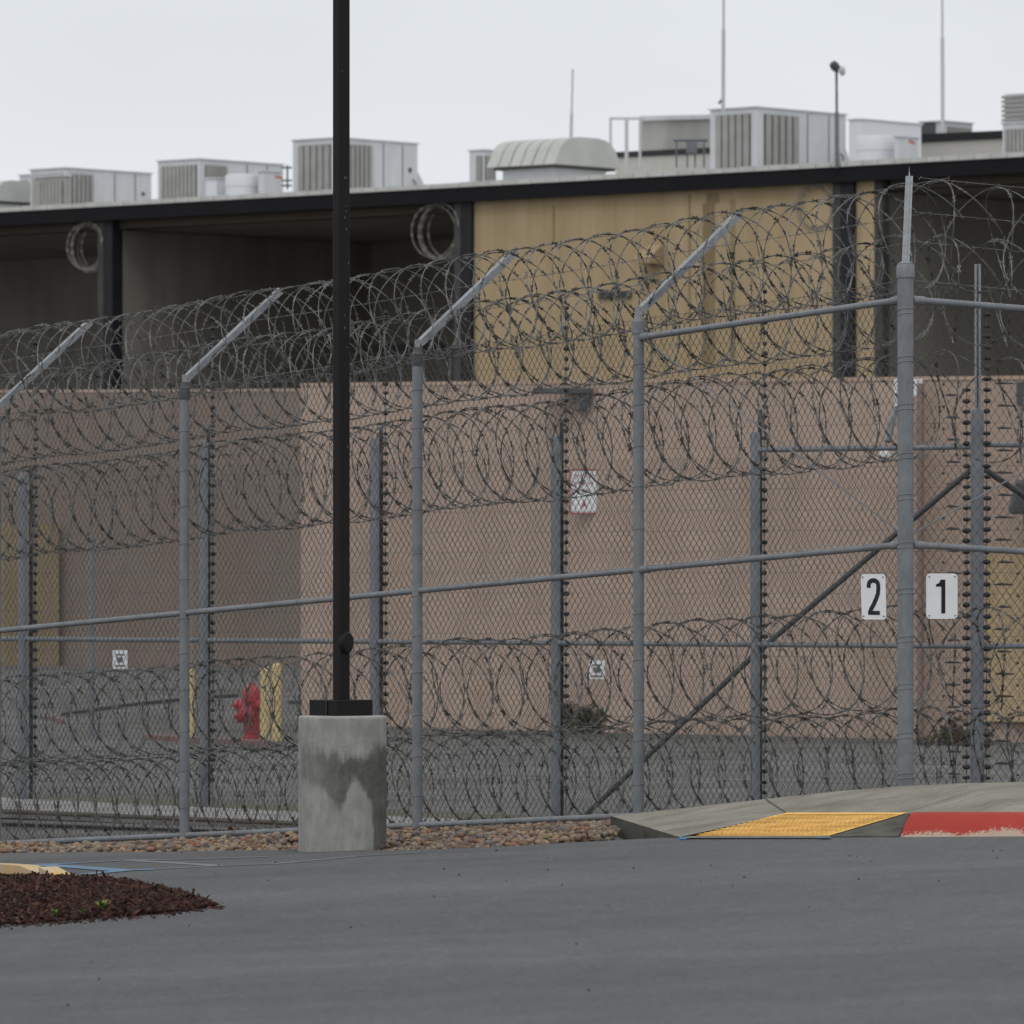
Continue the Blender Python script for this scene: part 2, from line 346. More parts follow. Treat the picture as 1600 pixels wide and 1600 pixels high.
strip('road_marking', [PR(200,1344.5), PR(280,1349), PR(340,1353)], .10, M['faded_paint'], dz=.0025)

# ------------------------------------------------------------------ pavement with ramp
def Z(x, y, z_): return P(x, y, z_)
a0=Z(955,1275,44.7); a1=Z(1200,1248,44.35); a2=Z(1415,1228,43.9); a2b=Z(1500,1224,43.75); a3=Z(1600,1221.5,43.6); a4=Vector((6.5,43.0,a3.z+.10)); a1a=Z(1080,1261,44.55); a1c=Z(1305,1236.5,44.15)
f0=PR(1062,1308,.008); f1=PR(1078,1307,.006); f2=Z(1230,1271,43.75); T=Z(1418,1271,43.2); K=Z(1421,1272,42.35); K1=Z(1600,1272,41.68); K2=Vector((6.4,39.2,K1.z+.128)); c0=PR(1295,1307,.006); kb=PR(1405,1307,.004); kb1=PR(1600,1306,.004); kb2=Vector((6.4,39.15,plane(6.4,39.15)+.004)); lb=PR(955,1314,.002)
mb = MB()
mb.face(a0,f0,f2,a1,a1a); mb.face(f0,f1,f2); mb.face(a1,f2,T,a2,a1c)
kw = Vector((.04,.16,.004))
Ki=K+kw; K1i=K1+kw; K2i=K2+kw
mb.face(a2,T,Ki,K1i,a3,a2b); mb.face(a3,K1i,K2i,a4)
dn = Vector((0,0,-.45))
for p,q in ((a1a,a0),(a1,a1a),(a1c,a1),(a2,a1c),(a2b,a2),(a3,a2b),(a4,a3)): mb.face(p,q,q+dn,p+dn)
mb.build('pavement', M['concrete'], kind='structure')
mb = MB(); g_=Vector((0,0,-.3)); mb.face(a0+Vector((-.004,-.004,0)),a0+g_,f0+Vector((-.004,-.004,-.08)),f0+Vector((-.004,-.004,0)))
mb.face(Ki,T,c0,kb,K)
mb.build('kerb_flare', M['concrete_dark'], kind='structure')
# small concrete lip in front of the ramp
mb = MB(); mb.face(PR(1062,1308.8,.012),PR(1300,1308.2,.012),PR(1295,1306.6,.012),PR(1078,1306.6,.012)); mb.build('gutter_lip', M['concrete'], kind='structure')
# joints
mb = MB()
def groove(p, q, w_=.007, dz=.003):
    d = (q-p).normalized(); s_ = Vector((-d.y, d.x, 0))*w_; u_ = Vector((0,0,dz)); mb.face(p-s_+u_, q-s_+u_, q+s_+u_, p+s_+u_)
groove(Z(1196,1248.6,44.36)+Vector((0,-.03,0)), f2)
mb.build('pavement_joint', M['slot'], kind='structure')
# tactile paving: sheet + truncated domes
tq = [f1+Vector((0,0,.006)), c0+Vector((0,0,.006)), T+Vector((0,0,.006)), f2+Vector((0,0,.006))]
mb = MB(); mb.face(*tq)
nu, nv = 28, 16
for i in range(nu):
    for j in range(nv):
        u_, v_ = .02+.96*(i+.5)/nu, .03+.93*(j+.5)/nv
        p = (tq[0]*(1-u_)+tq[1]*u_)*(1-v_)+(tq[3]*(1-u_)+tq[2]*u_)*v_
        b = mb.addv([p+Vector((math.cos(a)*r_, math.sin(a)*r_, h_)) for r_, h_ in ((.022,0),(.015,.004)) for a in [2*math.pi*q/8 for q in range(8)]])
        for q in range(8): mb.f.append((b+q, b+(q+1)%8, b+8+(q+1)%8, b+8+q))
        mb.f.append(tuple(b+8+q for q in range(8)))
mb.build('tactile_paving', M['tactile'], kind='structure')
# blue dabs at the kerb ends
mb = MB(); mb.face(PR(1059,1311,.006),PR(1070,1311.5,.006),PR(1075,1308.6,.016),PR(1064,1307.5,.016)); mb.face(PR(1273,1309.2,.016),PR(1294,1308.6,.016),PR(1296,1306.8,.018),PR(1283,1307.6,.018)); mb.build('road_marking', M['bright_blue'], kind='structure')

# red kerb with worn foot
def kerb_mat():
    m = bpy.data.materials.new('red_kerb_paint'); m.use_nodes = True; t = m.node_tree; N = t.nodes; L = t.links; b = N['Principled BSDF']
    b.inputs['Roughness'].default_value = .8; b.inputs['Specular IOR Level'].default_value = .15
    uv = N.new('ShaderNodeUVMap'); sp = N.new('ShaderNodeSeparateXYZ'); L.new(uv.outputs[0], sp.inputs[0])
    tcn = N.new('ShaderNodeTexCoord')
    n1 = N.new('ShaderNodeTexNoise'); n1.inputs['Scale'].default_value = 45; n1.inputs['Detail'].default_value = 6; n1.inputs['Roughness'].default_value = .7; L.new(tcn.outputs['Object'], n1.inputs['Vector'])
    n2 = N.new('ShaderNodeTexNoise'); n2.inputs['Scale'].default_value = 2.3; L.new(tcn.outputs['Object'], n2.inputs['Vector'])
    def math_(op, a, b_):
        q = N.new('ShaderNodeMath'); q.operation = op
        for i, v in enumerate((a, b_)):
            if isinstance(v, (int, float)): q.inputs[i].default_value = v
            else: L.new(v, q.inputs[i])
        return q.outputs[0]
    f = math_('ADD', math_('MULTIPLY', n1.outputs[0], .9), math_('MULTIPLY', n2.outputs[0], .75))
    f = math_('SUBTRACT', f, math_('MULTIPLY', sp.outputs[1], 1.0))
    mr = N.new('ShaderNodeMapRange'); mr.inputs['From Min'].default_value = .60; mr.inputs['From Max'].default_value = .66; L.new(f, mr.inputs[0])
    r = N.new('ShaderNodeValToRGB'); r.color_ramp.elements[0].color = (.31,.035,.03,1); r.color_ramp.elements[1].color = (.40,.06,.045,1); L.new(n2.outputs[0], r.inputs[0])
    x = N.new('ShaderNodeMix'); x.data_type='RGBA'; L.new(mr.outputs[0], x.inputs[0]); L.new(r.outputs[0], x.inputs[6]); x.inputs[7].default_value = (.42,.33,.26,1)
    L.new(x.outputs[2], b.inputs['Base Color']); return m
mb = MB(); rows_ = [(0,0),(.5,.5),(.86,.86),(1,1)]; NS = 12; pts = []
for i in range(NS+1):
    if i <= 8: u_ = i/8; lo_ = kb.lerp(kb1, u_); hi_ = K.lerp(K1, u_); bi = Ki.lerp(K1i, u_)
    else: u_ = (i-8)/4; lo_ = kb1.lerp(kb2, u_); hi_ = K1.lerp(K2, u_); bi = K1i.lerp(K2i, u_)
    ins = Vector((.006,.025,0))
    pts.append([lo_+Vector((0,0,-.02)), lo_.lerp(hi_,.5), lo_.lerp(hi_,.86)+ins*.2, hi_+ins, bi+Vector((0,0,.004)), bi+Vector((0,0,-.05))])
b = mb.addv([q for col in pts for q in col])
for i in range(NS):
    for j in range(5): mb.f.append((b+i*6+j, b+(i+1)*6+j, b+(i+1)*6+j+1, b+i*6+j+1))
mb.f.append((b,b+1,b+2,b+3,b+4,b+5))
ko = mb.build('painted_kerb', kerb_mat(), kind='structure')
uvl = ko.data.uv_layers.new(name='UVMap'); vv = [0,.5,.86,1,1.4,1.5]
for lp in ko.data.loops: uvl.data[lp.index].uv = ((lp.vertex_index//6)/12, vv[lp.vertex_index % 6])

# ------------------------------------------------------------------ gravel
def ico():
    t = (1+5**.5)/2
    v = np.array([(-1,t,0),(1,t,0),(-1,-t,0),(1,-t,0),(0,-1,t),(0,1,t),(0,-1,-t),(0,1,-t),(t,0,-1),(t,0,1),(-t,0,-1),(-t,0,1)], float)
    v /= np.linalg.norm(v[0])
    f = np.array([(0,11,5),(0,5,1),(0,1,7),(0,7,10),(0,10,11),(1,5,9),(5,11,4),(11,10,2),(10,7,6),(7,1,8),(3,9,4),(3,4,2),(3,2,6),(3,6,8),(3,8,9),(4,9,5),(2,4,11),(6,2,10),(8,6,7),(9,8,1)])
    return v, f
iv, jf = ico()
def ico2():
    v = [tuple(q) for q in iv]; f = []; cache = {}
    def mid(a, b):
        k = (min(a, b), max(a, b))
        if k not in cache:
            m_ = (np.array(v[a])+np.array(v[b])); m_ /= np.linalg.norm(m_); cache[k] = len(v); v.append(tuple(m_))
        return cache[k]
    for a, b, c in jf:
        x, y, z = mid(a,b), mid(b,c), mid(c,a); f += [(a,x,z),(b,y,x),(c,z,y),(x,y,z)]
    return np.array(v), np.array(f)
iv2, jf2 = ico2()
def rocks(name, pos, rad, m, flat=(.65,.95), base=(iv2, jf2), jit=.13, smooth=True, **k):
    bv, bf = base; n = len(pos); nv_ = len(bv)
    sc3 = np.stack([rng.uniform(.8,1.35,n), rng.uniform(.7,1.1,n), rng.uniform(*flat, n)], 1)*rad[:, None]
    j = 1+rng.normal(0, jit, (n, nv_, 1)); v = bv[None]*j*sc3[:, None, :]
    a = rng.uniform(0, 2*np.pi, n); ca, sa = np.cos(a)[:,None], np.sin(a)[:,None]
    t_ = rng.normal(0,.35,n); ct, st = np.cos(t_)[:,None], np.sin(t_)[:,None]
    x, y, z = v[...,0], v[...,1], v[...,2]
    y, z = y*ct-z*st, y*st+z*ct; x, y = x*ca-y*sa, x*sa+y*ca
    v = np.stack([x,y,z],2)+np.array(pos)[:,None,:]
    f = bf[None]+(np.arange(n)*nv_)[:,None,None]
    return npmesh(name, v.reshape(-1,3), f.reshape(-1,3), m, smooth=smooth, **k)
pos = []; rad = []
while len(pos) < 15000:
    px = random.uniform(-420, 962); k = (px-800)/F; yb = ybound(k)-.03
    tauf = ((E.x-k*E.y)/(k*uL.y-uL.x)); yf = E.y+uL.y*tauf+(.35 if px > 560 else .35-2.6*min(1,(560-px)/160)); yf = max(yf, yb+.95)
    v_ = random.random(); Y = yb+(yf-yb)*v_; X = k*Y
    if px > 930 and Y > 44.3: 
        if random.random() < .3: continue
    if math.hypot(X+1.165, Y-44.02) < .32: continue
    r_ = random.uniform(.016, .03)
    pos.append((X, Y, ground(X, Y)+.012+random.choice((0, .012, .03))*random.random()+ (.02 if Y-yb > .15 else 0))); rad.append(r_)
rocks('gravel', pos, np.array(rad), M['gravel'], kind='stuff')

# ------------------------------------------------------------------ mulch island
edge_far = [(-500,1362),(-200,1367),(0,1371),(60,1371.5),(110,1372.5),(160,1375),(210,1382),(260,1393),(300,1405),(330,1417)]
edge_near = [(330,1417),(285,1425),(232,1430),(160,1436),(100,1441),(0,1447),(-200,1457),(-500,1470)]
def interp(pts_, x):
    pts_ = sorted(pts_)
    for (xa, ya), (xb, yb_) in zip(pts_[:-1], pts_[1:]):
        if xa <= x <= xb: return ya+(yb_-ya)*(x-xa)/(xb-xa)
mb = MB(); g2 = []
cx_ = [-500,-350,-200,-100]+list(range(-40, 331, 10))
for x in cx_:
    x = min(x, 329.5); yf_, yn_ = interp(edge_far, x), interp(edge_near, x)
    for j in range(9):
        v_ = j/8; y = yn_+(yf_-yn_)*v_; q = PR(x, y); hh = .042*math.sin(math.pi*v_)**.6 if 0 < j < 8 else -.01
        hh *= min(1, (335-x)/120) ; g2.append((q.x, q.y, q.z+hh))
b = mb.addv(g2)
for i in range(len(cx_)-1):
    for j in range(8): mb.f.append((b+i*9+j, b+(i+1)*9+j, b+(i+1)*9+j+1, b+i*9+j+1))
mb.build('mulch_bed', M['mulch_base'], kind='structure', smooth=True)
# chips
n = 15000; cv = np.array([(x,y,z) for z in (-.5,.5) for x,y in ((-.5,-.5),(.5,-.5),(.5,.5),(-.5,.5))]); cf = np.array([(0,3,2,1),(4,5,6,7),(0,1,5,4),(1,2,6,5),(2,3,7,6),(3,0,4,7)])
vv_ = np.zeros((n,8,3))
for i in range(n):
    x = random.uniform(-300, 329); v_ = random.random(); yf_, yn_ = interp(edge_far, x), interp(edge_near, x)
    q = PR(x, yn_+(yf_-yn_)*v_); hh = .042*math.sin(math.pi*max(.001,min(.999,v_)))**.6*min(1, (335-x)/120)
    c = cv*np.array([random.uniform(.015,.06)*random.choice((.6,1,1,1.4)+((2.6,) if random.random() < .08 else ())), random.uniform(.006,.020), random.uniform(.004,.010)])
    a = random.uniform(0, 6.28); t_ = random.gauss(0, .45); ca, sa, ct, st = math.cos(a), math.sin(a), math.cos(t_), math.sin(t_)
    X, Y, Zz = c[:,0]*ct-c[:,2]*st, c[:,1], c[:,0]*st+c[:,2]*ct
    vv_[i] = np.stack([X*ca-Y*sa+q.x, X*sa+Y*ca+q.y, Zz+q.z+hh+random.uniform(0,.018)], 1)
npmesh('bark_mulch', vv_.reshape(-1,3), (cf[None]+(np.arange(n)*8)[:,None,None]).reshape(-1,4), M['mulch'], kind='stuff')
# far kerb of the island
mb = MB(); kp = [PR(x, y) for x, y in ((-500,1352),(-200,1358),(0,1365.5),(30,1368),(60,1370),(84,1372))]
for p, q in zip(kp[:-1], kp[1:]):
    d = (q-p).normalized(); s_ = Vector((-d.y, d.x, 0))*.13; h_ = Vector((0,0,.065)); lo_ = Vector((0,0,-.02))
    mb.hexa([p+lo_, q+lo_, q+s_+lo_, p+s_+lo_, p+h_, q+h_*(1 if q.x < -3.2 else .3), q+s_+h_*(1 if q.x < -3.2 else .3), p+s_+h_])
mb.build('island_kerb', M['yellow_paint'], kind='structure')

def weed(p, h, nleaf, label, wd=.012, m='leaf', name='weed', cat='weed'):
    mb = MB()
    for i in range(nleaf):
        a = random.uniform(0, 6.28); ln = h*random.uniform(.6, 1.1); lean = random.uniform(.2, .8); d = Vector((math.cos(a), math.sin(a), 0)); s_ = Vector((-d.y, d.x, 0))*wd*random.uniform(.6,1.3)
        pts_ = [p+d*(ln*lean*q)+Vector((0,0,ln*(q-.35*q*q))) for q in (0,.4,.75,1)]
        mb.face(pts_[0]-s_*.3, pts_[0]+s_*.3, pts_[1]+s_, pts_[1]-s_); mb.face(pts_[1]-s_, pts_[1]+s_, pts_[2]+s_*.8, pts_[2]-s_*.8); mb.face(pts_[2]-s_*.8, pts_[2]+s_*.8, pts_[3])
    mb.build(name, M[m], loc=p, label=label, category=cat)
def PM(x, y): q = PR(x, y); return q+Vector((0,0,.03))
weed(PM(160,1430), .10, 9, 'tallest bright green sprout in the red bark mulch', .014)
weed(PM(88,1440), .07, 12, 'low green weed tuft in the mulch left of the bright sprout', .01)
weed(PM(128,1437), .05, 10, 'tiny olive weed between the bright sprout and the low tuft in the mulch', .009)
weed(PM(248,1395), .04, 12, 'small green weed on the far edge of the mulch bed', .012)
weed(PM(270,1402), .03, 9, 'small yellowish weed near the pointed tip of the mulch bed', .010)
weed(PR(852,1316)+Vector((.0,.02,.0)), .06, 16, 'thin grass tuft growing in the gravel left of the pavement ramp', .006)
weed(PR(898,1314.5)+Vector((.0,.02,.0)), .055, 18, 'grass tuft in the gravel nearest the pavement ramp', .006)

# ------------------------------------------------------------------ lamp post on concrete base
LB = Vector((-1.166, 44.02, 0)); LB.z = plane(LB.x, LB.y)-.03
lamp = thing('lamp_post', 'tall black square lamp post on a water-stained round concrete base', 'lamp post', LB)
n, mrow = 128, 110; Hc = .935; vs_, st_ = [], []
prof = [(Hc*i/mrow, .303) for i in range(mrow+1)] + [(Hc+.008, .300), (Hc+.014, .293), (Hc+.016, .25), (Hc+.016, .001)]
def vn(x, y):  # cheap value noise
    s_ = 0
    for o_, a_ in ((1,.5),(2.3,.3),(5.1,.2)):
        s_ += a_*(math.sin(x*o_*1.7+3.1*math.sin(y*o_*1.1+1.3))*math.cos(y*o_*1.3+2.2*math.sin(x*o_*.9)))
    return s_
def stainf(x, z):
    nz_ = vn(x*22, z*6)*.03+vn(x*75, z*5)*.035+vn(x*150+3, z*9)*.02
    up = .745-.02*math.cos((x-.1)*9)+nz_+(.05 if x > .2 else 0)
    for (xa, za), (xb, zb) in zip(((-.32,.50),(-.2,.47),(-.10,.40),(-.05,.33),(-.01,.27),(.03,.36),(.07,.50),(.11,.50),(.16,.40),(.205,.33),(.225,0)), ((-.2,.47),(-.10,.40),(-.05,.33),(-.01,.27),(.03,.36),(.07,.50),(.11,.50),(.16,.40),(.205,.33),(.225,0),(.33,-.1))):
        if xa <= x <= xb: lo_ = za+(zb-za)*(x-xa)/(xb-xa)+nz_*.8; break
    else: lo_ = .5
    s_ = sst((up-z)/.10)*sst((z-lo_+.02)/.085)
    if x < -.265: s_ *= sst((x+.303)/.04)
    blot = .5+.5*vn(x*14+5, z*7+2)+.35*vn(x*50, z*30)
    return max(0, min(1, s_*(.55+.45*sst((x+.22)/.25))*(.78+.3*blot)+.10*max(0, vn(x*90, z*4))))
for h_, r_ in prof:
    for j in range(n):
        a = 2*math.pi*j/n; x, y = r_*math.cos(a), r_*math.sin(a); vs_.append((LB.x+x, LB.y+y, LB.z+h_))
        st_.append(stainf(x, h_) if y < 0 else stainf(-x, h_)); 
        if h_ >= Hc: st_[-1] = 0
fs_ = [(i*n+j, i*n+(j+1)%n, (i+1)*n+(j+1)%n, (i+1)*n+j) for i in range(len(prof)-1) for j in range(n)]
cm = mat('lamp_base_concrete', (.255,.26,.245), (.32,.32,.30), scale=9, rough=.92, spec=.12, bump=.2, bscale=70, c3=(.40,.40,.38), s3=16, a3=.5, stretch3=(1.5,1.5,.3))
t = cm.node_tree; bs = t.nodes['Principled BSDF']; src = bs.inputs['Base Color'].links[0].from_socket
at = t.nodes.new('ShaderNodeAttribute'); at.attribute_name = 'stain'; mxn = t.nodes.new('ShaderNodeMix'); mxn.data_type = 'RGBA'; mxn.blend_type='MULTIPLY'
t.links.new(at.outputs['Fac'], mxn.inputs[0]); t.links.new(src, mxn.inputs[6]); mxn.inputs[7].default_value = (.36,.355,.335,1); t.links.new(mxn.outputs[2], bs.inputs['Base Color'])
bo = npmesh('concrete_base', vs_, fs_, cm, parent=lamp, smooth=True)
atr = bo.data.attributes.new('stain', 'FLOAT', 'POINT'); atr.data.foreach_set('value', st_)
bo.data.set_sharp_from_angle(angle=R(50))
ztop = LB.z+Hc+.016
# faded stencil on the base
mb = MB()
for xx, wd, pat in ((-.262,.018,'11'), (-.238,.02,'4'), (-.214,.01,'1'), (-.200,.016,'0')):
    a_ = math.acos(xx/.3035); yy = -math.sqrt(.3045**2-xx*xx)
    for q in ((0,0,.006,.075),(wd-.006,0,.006,.075)) if pat in '110' else ((0,.03,.006,.045),(0,.03,wd,.007),(wd-.006,0,.006,.075)):
        x0 = LB.x+xx+q[0]; x1 = x0+q[2]; f = lambda X: LB.y-math.sqrt(.3045**2-(X-LB.x)**2)
        z0 = LB.z+Hc-.16+q[1]; mb.face((x0,f(x0),z0),(x1,f(x1),z0),(x1,f(x1),z0+q[3]),(x0,f(x0),z0+q[3]))
mb.build('stencil_mark', mat('stencil_paint', (.42,.36,.34), (.30,.29,.28), scale=60, rough=.9), lamp)
def rotsq(cx, cy, a, ang):
    c, s_ = math.cos(ang), math.sin(ang)
    return [(cx+c*x-s_*y, cy+s_*x+c*y) for x, y in ((-a/2,-a/2),(a/2,-a/2),(a/2,a/2),(-a/2,a/2))]
ang = R(-50.5+90-0)   # corner faces the camera
sq = rotsq(LB.x-.010, LB.y, .312, ang); mb = MB(); mb.hexa([(*p, ztop) for p in sq]+[(*p, ztop+.108) for p in sq]); mb.build('base_cover', M['pole'], lamp, bevel=.004)
mb = MB(); sx, sy = sq[0]; 
mb.box((LB.x-.110,LB.y-.142,ztop+.002),(LB.x-.107,LB.y-.125,ztop+.10)); mb.build('cover_seam', M['slot'], lamp)
sq = rotsq(LB.x-.008, LB.y, .0895, ang); mb = MB(); mb.hexa([(*p, ztop+.10) for p in sq]+[(*p, 7.2) for p in sq]); mb.build('pole', M['pole'], lamp, bevel=.012)
pf0, pf1 = [Vector((q[0], q[1], 0)) for q in sorted(sq, key=lambda q: q[1])[:2]]
for i in range(14):
    u_ = random.uniform(.2, .85); zz = random.uniform(ztop+.8, 5.6); c = pf0.lerp(pf1, u_); nn_ = Vector((pf1.y-pf0.y, -(pf1.x-pf0.x), 0)).normalized(); nn_ = nn_ if nn_.y < 0 else -nn_; c = c+nn_*.0008; c.z = zz; hh_ = random.uniform(.006, .022); dv = (pf1-pf0).normalized()*.003
    mb = MB(); mb.face(c-dv, c+dv, c+dv*.4+Vector((0,0,hh_)), c-dv*.6+Vector((0,0,hh_))); mb.build('paint_scuff', M['galv'], lamp)
mb = MB(); mb.lathe((LB.x+.022, LB.y-.02, ztop+.50), [(.0,-.02),(.058,-.018),(.066,-.005),(.066,.016),(.055,.028),(.0,.030)], n=20, axis=(.78,-.62,0))
hh = mb.build('handhole_cover', M['pole'], lamp, smooth='auto'); 
for v in hh.data.vertices: v.co.z = (v.co.z-(ztop+.50-LB.z))*1.15+(ztop+.50-LB.z)
mb = MB(); mb.box((LB.x-.25,LB.y-.9,7.1),(LB.x+.23,LB.y-.15,7.2)); mb.box((LB.x-.06,LB.y-.2,7.12),(LB.x+.04,LB.y,7.18)); mb.build('lamp_head', M['pole'], lamp, bevel=.02)

# ------------------------------------------------------------------ fences
def fabric(name, fn, s0, s1, h0, h1, m, parent, d=.055, a=.034, wr=.0025):
    av = a*1.26
    nw = int((s1-s0)/a); nn_ = int((h1-h0)/av)+1
    i = np.arange(nw)[:,None]; j = np.arange(nn_)[None,:]
    S = s0+(i+((j+i) % 2))*a+0*j; H = h0+j*av+0*i
    S = S + .002*np.sin(H*9+i*.7); par = np.where((j+i) % 2 == 0, 1, -1)
    # every node is passed twice: the wire arrives on one face of the fabric and leaves on the other
    S2 = np.repeat(S, 2, 1); H2 = np.repeat(H, 2, 1); O2 = np.repeat(par, 2, 1).astype(float)
    O2[:, 0::2] *= -1; H2[:, 0::2] -= .004; H2[:, 1::2] += .004; O2 *= .0045
    p0 = np.array(fn(0,0,0)); ds = np.array(fn(1,0,0))-p0; dd = np.array(fn(0,0,1))-p0
    off = d+O2+.014*np.sin(S2*2.1+H2*1.3)+.006*np.sin(S2*.9-H2*3.1)
    Pn = p0+S2[...,None]*ds+off[...,None]*dd; Pn = Pn+H2[...,None]*np.array([0,0,1.]); nn_ = nn_*2
    dh = ds/np.linalg.norm(ds); dv = dd/np.linalg.norm(dd)
    ring = [(dv*math.cos(q)+dh*math.sin(q))*wr for q in (0, 2.094, 4.189)]
    V_ = np.stack([Pn+r_ for r_ in ring], 2)
    idx = np.arange(nw*nn_*3).reshape(nw, nn_, 3)
    fs = []
    for q in range(3):
        q2 = (q+1) % 3; fs.append(np.stack([idx[:,:-1,q], idx[:,:-1,q2], idx[:,1:,q2], idx[:,1:,q]], -1).reshape(-1,4))
    return npmesh(name, V_.reshape(-1,3), np.concatenate(fs), m, parent=parent, smooth=True)
def bands(mb, fn, s, h0, h1, r, step=.31, dbl=False):
    h = h0
    while h < h1:
        for q in ((0, .035) if dbl else (0,)):
            c = Vector(fn(s, h+q, 0)); mb.tube([c+Vector((math.cos(t_)*(r+.002), math.sin(t_)*(r+.002), .01*math.cos(t_+1))) for t_ in [2*math.pi*k_/14 for k_ in range(15)]], .0036, 4, cap=False)
        c = Vector(fn(s, h, 0)); tail = Vector((-uL.x, -uL.y, 0)) if fn is FL else Vector((uR.x, uR.y, 0))
        mb.tube([c-tail*(r+.0), c-tail*(r+.022)+Vector((0,0,random.uniform(-.006,.01)))], .0022, 4)
        h += step*random.uniform(.9, 1.1)
outer = thing('chain_link_fence', 'tall grey chain link fence with angled arms turning a corner beside the pavement', 'fence', (*E, zL(0)))
TL = [.335*LUL, .6425*LUL, 1.0*LUL, 1.318*LUL, 1.318*LUL+3.05, 1.318*LUL+6.1]
TR = [3.05, 6.1]
HF = 3.66
def arm(mb, p, d2, up, L2):   # angle steel arm
    d = Vector((d2.x, d2.y, 0))*L2; d.z = up; ax = d.normalized(); s_ = Vector((-d2.y, d2.x, 0)).normalized(); nrm = ax.cross(s_)
    w_ = .054
    mb.obox(p-s_*w_/2, s_*w_, nrm*.006, d); mb.obox(p-s_*w_/2, s_*.006, nrm*-.045, d)
    return d
for fn, n2, S_ in ((FL, nL, TL), (FR, nR, TR)):
    for s_ in S_:
        mb = MB(); mb.lathe(fn(s_, -.35), [(.040, 0), (.040, HF+.35)], n=20); bands(mb, fn, s_, .25, HF-.1, .040)
        po = mb.build('post', M['galv'], outer, smooth='auto')
        mb = MB(); mb.lathe(fn(s_, HF-.01), [(.046,-.09),(.046,0),(.034,.012),(.03,.05)], n=16); mb.build('post_cap', M['dark_cap'] if s_ in (TL[1], TL[2]) else M['galv'], po, smooth='auto')
        mb = MB(); top = Vector(fn(s_, HF+.03)); st_v = Vector((0,0,.07))
        mb.obox(top+Vector((-.02,-.02,-.02)), (.04,0,0), (0,.006,0), (0,0,.09)); arm(mb, top+Vector((0,0,.05)), n2, .74, .92)
        mb.build('outrigger_arm', M['bright'], po)
# corner post
mb = MB(); mb.lathe(FL(0, -.35), [(.056, 0), (.056, 4.13)], n=28); bands(mb, FL, 0, .2, 3.7, .056, step=.31, dbl=True)
po = mb.build('corner_post', M['galv'], outer, smooth='auto')
mb = MB(); mb.lathe(FL(0, 3.78), [(.063,-.10),(.063,-.02),(.050,.0),(.03,.012)], n=20); mb.build('post_cap', M['galv'], po, smooth='auto')
mb = MB(); top = FL(0, 3.76); d = Vector((.085, .95, .68))
ax = d.normalized(); s_ = Vector((1,0,0)); nrm = Vector((0,-1,1)).normalized()
mb.obox(top-s_*.026, s_*.052, nrm*.006, d); mb.obox(top-s_*.026, s_*.006, -nrm*.03, d); mb.obox(top+s_*.02, s_*.006, -nrm*.03, d); mb.obox(top-s_*.004, s_*.008, nrm*.03, d+Vector((0,0,0)))
mb.tube([top+d, top+d+Vector((0,0,.07))], [.007,.001], 6)
mb.build('outrigger_arm', M['bright'], po)
def rail(p, q, r, step=.62, ends=True):
    mb = MB(); mb.tube([p, q], r, 14); d = (q-p); L_ = d.length; u_ = d/L_; nt_ = max(1, int(L_/step))
    if ends:
        mb.tube([p, p+u_*.09], r*1.28, 14); mb.tube([q-u_*.09, q], r*1.28, 14)
    x_ = u_.cross(Vector((0,0,1))).normalized(); y_ = u_.cross(x_)
    for i in range(nt_):
        c = p+u_*(L_*(i+.5)/nt_+random.uniform(-.03,.03))
        mb.tube([c+(x_*math.cos(t_)+y_*math.sin(t_))*(r+.002) for t_ in [2*math.pi*k_/10 for k_ in range(11)]], .0026, 4, cap=False)
    return mb.build('rail', M['galv'], outer, smooth='auto')
nodes = [0]+TL
for a_, b_ in zip(nodes[:-1], nodes[1:]):
    ra = .056 if a_ == 0 else .04
    rail(FL(a_+ra, 1.83), FL(b_-.04, 1.83), .0235, ends=(a_ == 0)); rail(FL(a_+ra, .03), FL(b_-.04, .03), .0235, ends=False)
    fabric('mesh_panel', FL, a_+.02, b_, .01, HF, M['mesh'], outer)
rail(FL(.056, 3.53), FL(TL[0]-.04, 3.53), .0235, ends=True)
nodes = [0]+TR
for a_, b_ in zip(nodes[:-1], nodes[1:]):
    ra = .056 if a_ == 0 else .04
    rail(FR(a_+ra, 1.83), FR(b_-.04, 1.83), .0235, ends=(a_ == 0)); rail(FR(a_+ra, .03), FR(b_-.04, .03), .0235, ends=False)
    fabric('mesh_panel', FR, a_+.02, b_, .01, HF, M['mesh'], outer)
rail(FR(.056, 3.53), FR(TR[0]-.04, 3.53), .0235, ends=True)
mb = MB(); mb.tube([FL(.06,1.90,.03), FL(TL[0]-.05,3.50,.03)], .0055, 6); mb.build('truss_rod', M['galv'], outer)
mb = MB(); mb.tube([FR(.06,1.90,.03), FR(TR[0]-.05,3.50,.03)], .0055, 6); mb.build('truss_rod', M['galv'], outer)
# barbed strands on the arms
def barbed(fn, s0, s1, h, d, sag=.012, hs=None, ds=None):
    mb = MB(); L_ = s1-s0; n_ = int(L_/.25)
    pf = lambda s_: Vector(fn(s_, h+((hs-h)*max(0,1-s_/TL[0]) if hs is not None else 0)-sag*abs(math.sin(s_*math.pi/3.05)), d))
    mb.tube([pf(s0+L_*i/n_) for i in range(n_+1)], .0022, 4)
    for i in range(int(L_/.125)):
        c = pf(s0+.125*i+random.uniform(-.01,.01)); 
        for _ in range(2):
            v_ = Vector((random.uniform(-1,1), random.uniform(-1,1), random.uniform(-1,1))).normalized()*.016; mb.tube([c-v_, c+v_], .002, 3, cap=False)
    return mb.build('barbed_strand', M['barb'], outer)
for fr in (1.0, .62, .30):
    barbed(FL, .457*fr*1.4, 18.5, HF+.08+.74*fr, .92*fr)
    barbed(FR, .457*fr*1.4, 6.1, HF+.08+.74*fr, .92*fr)
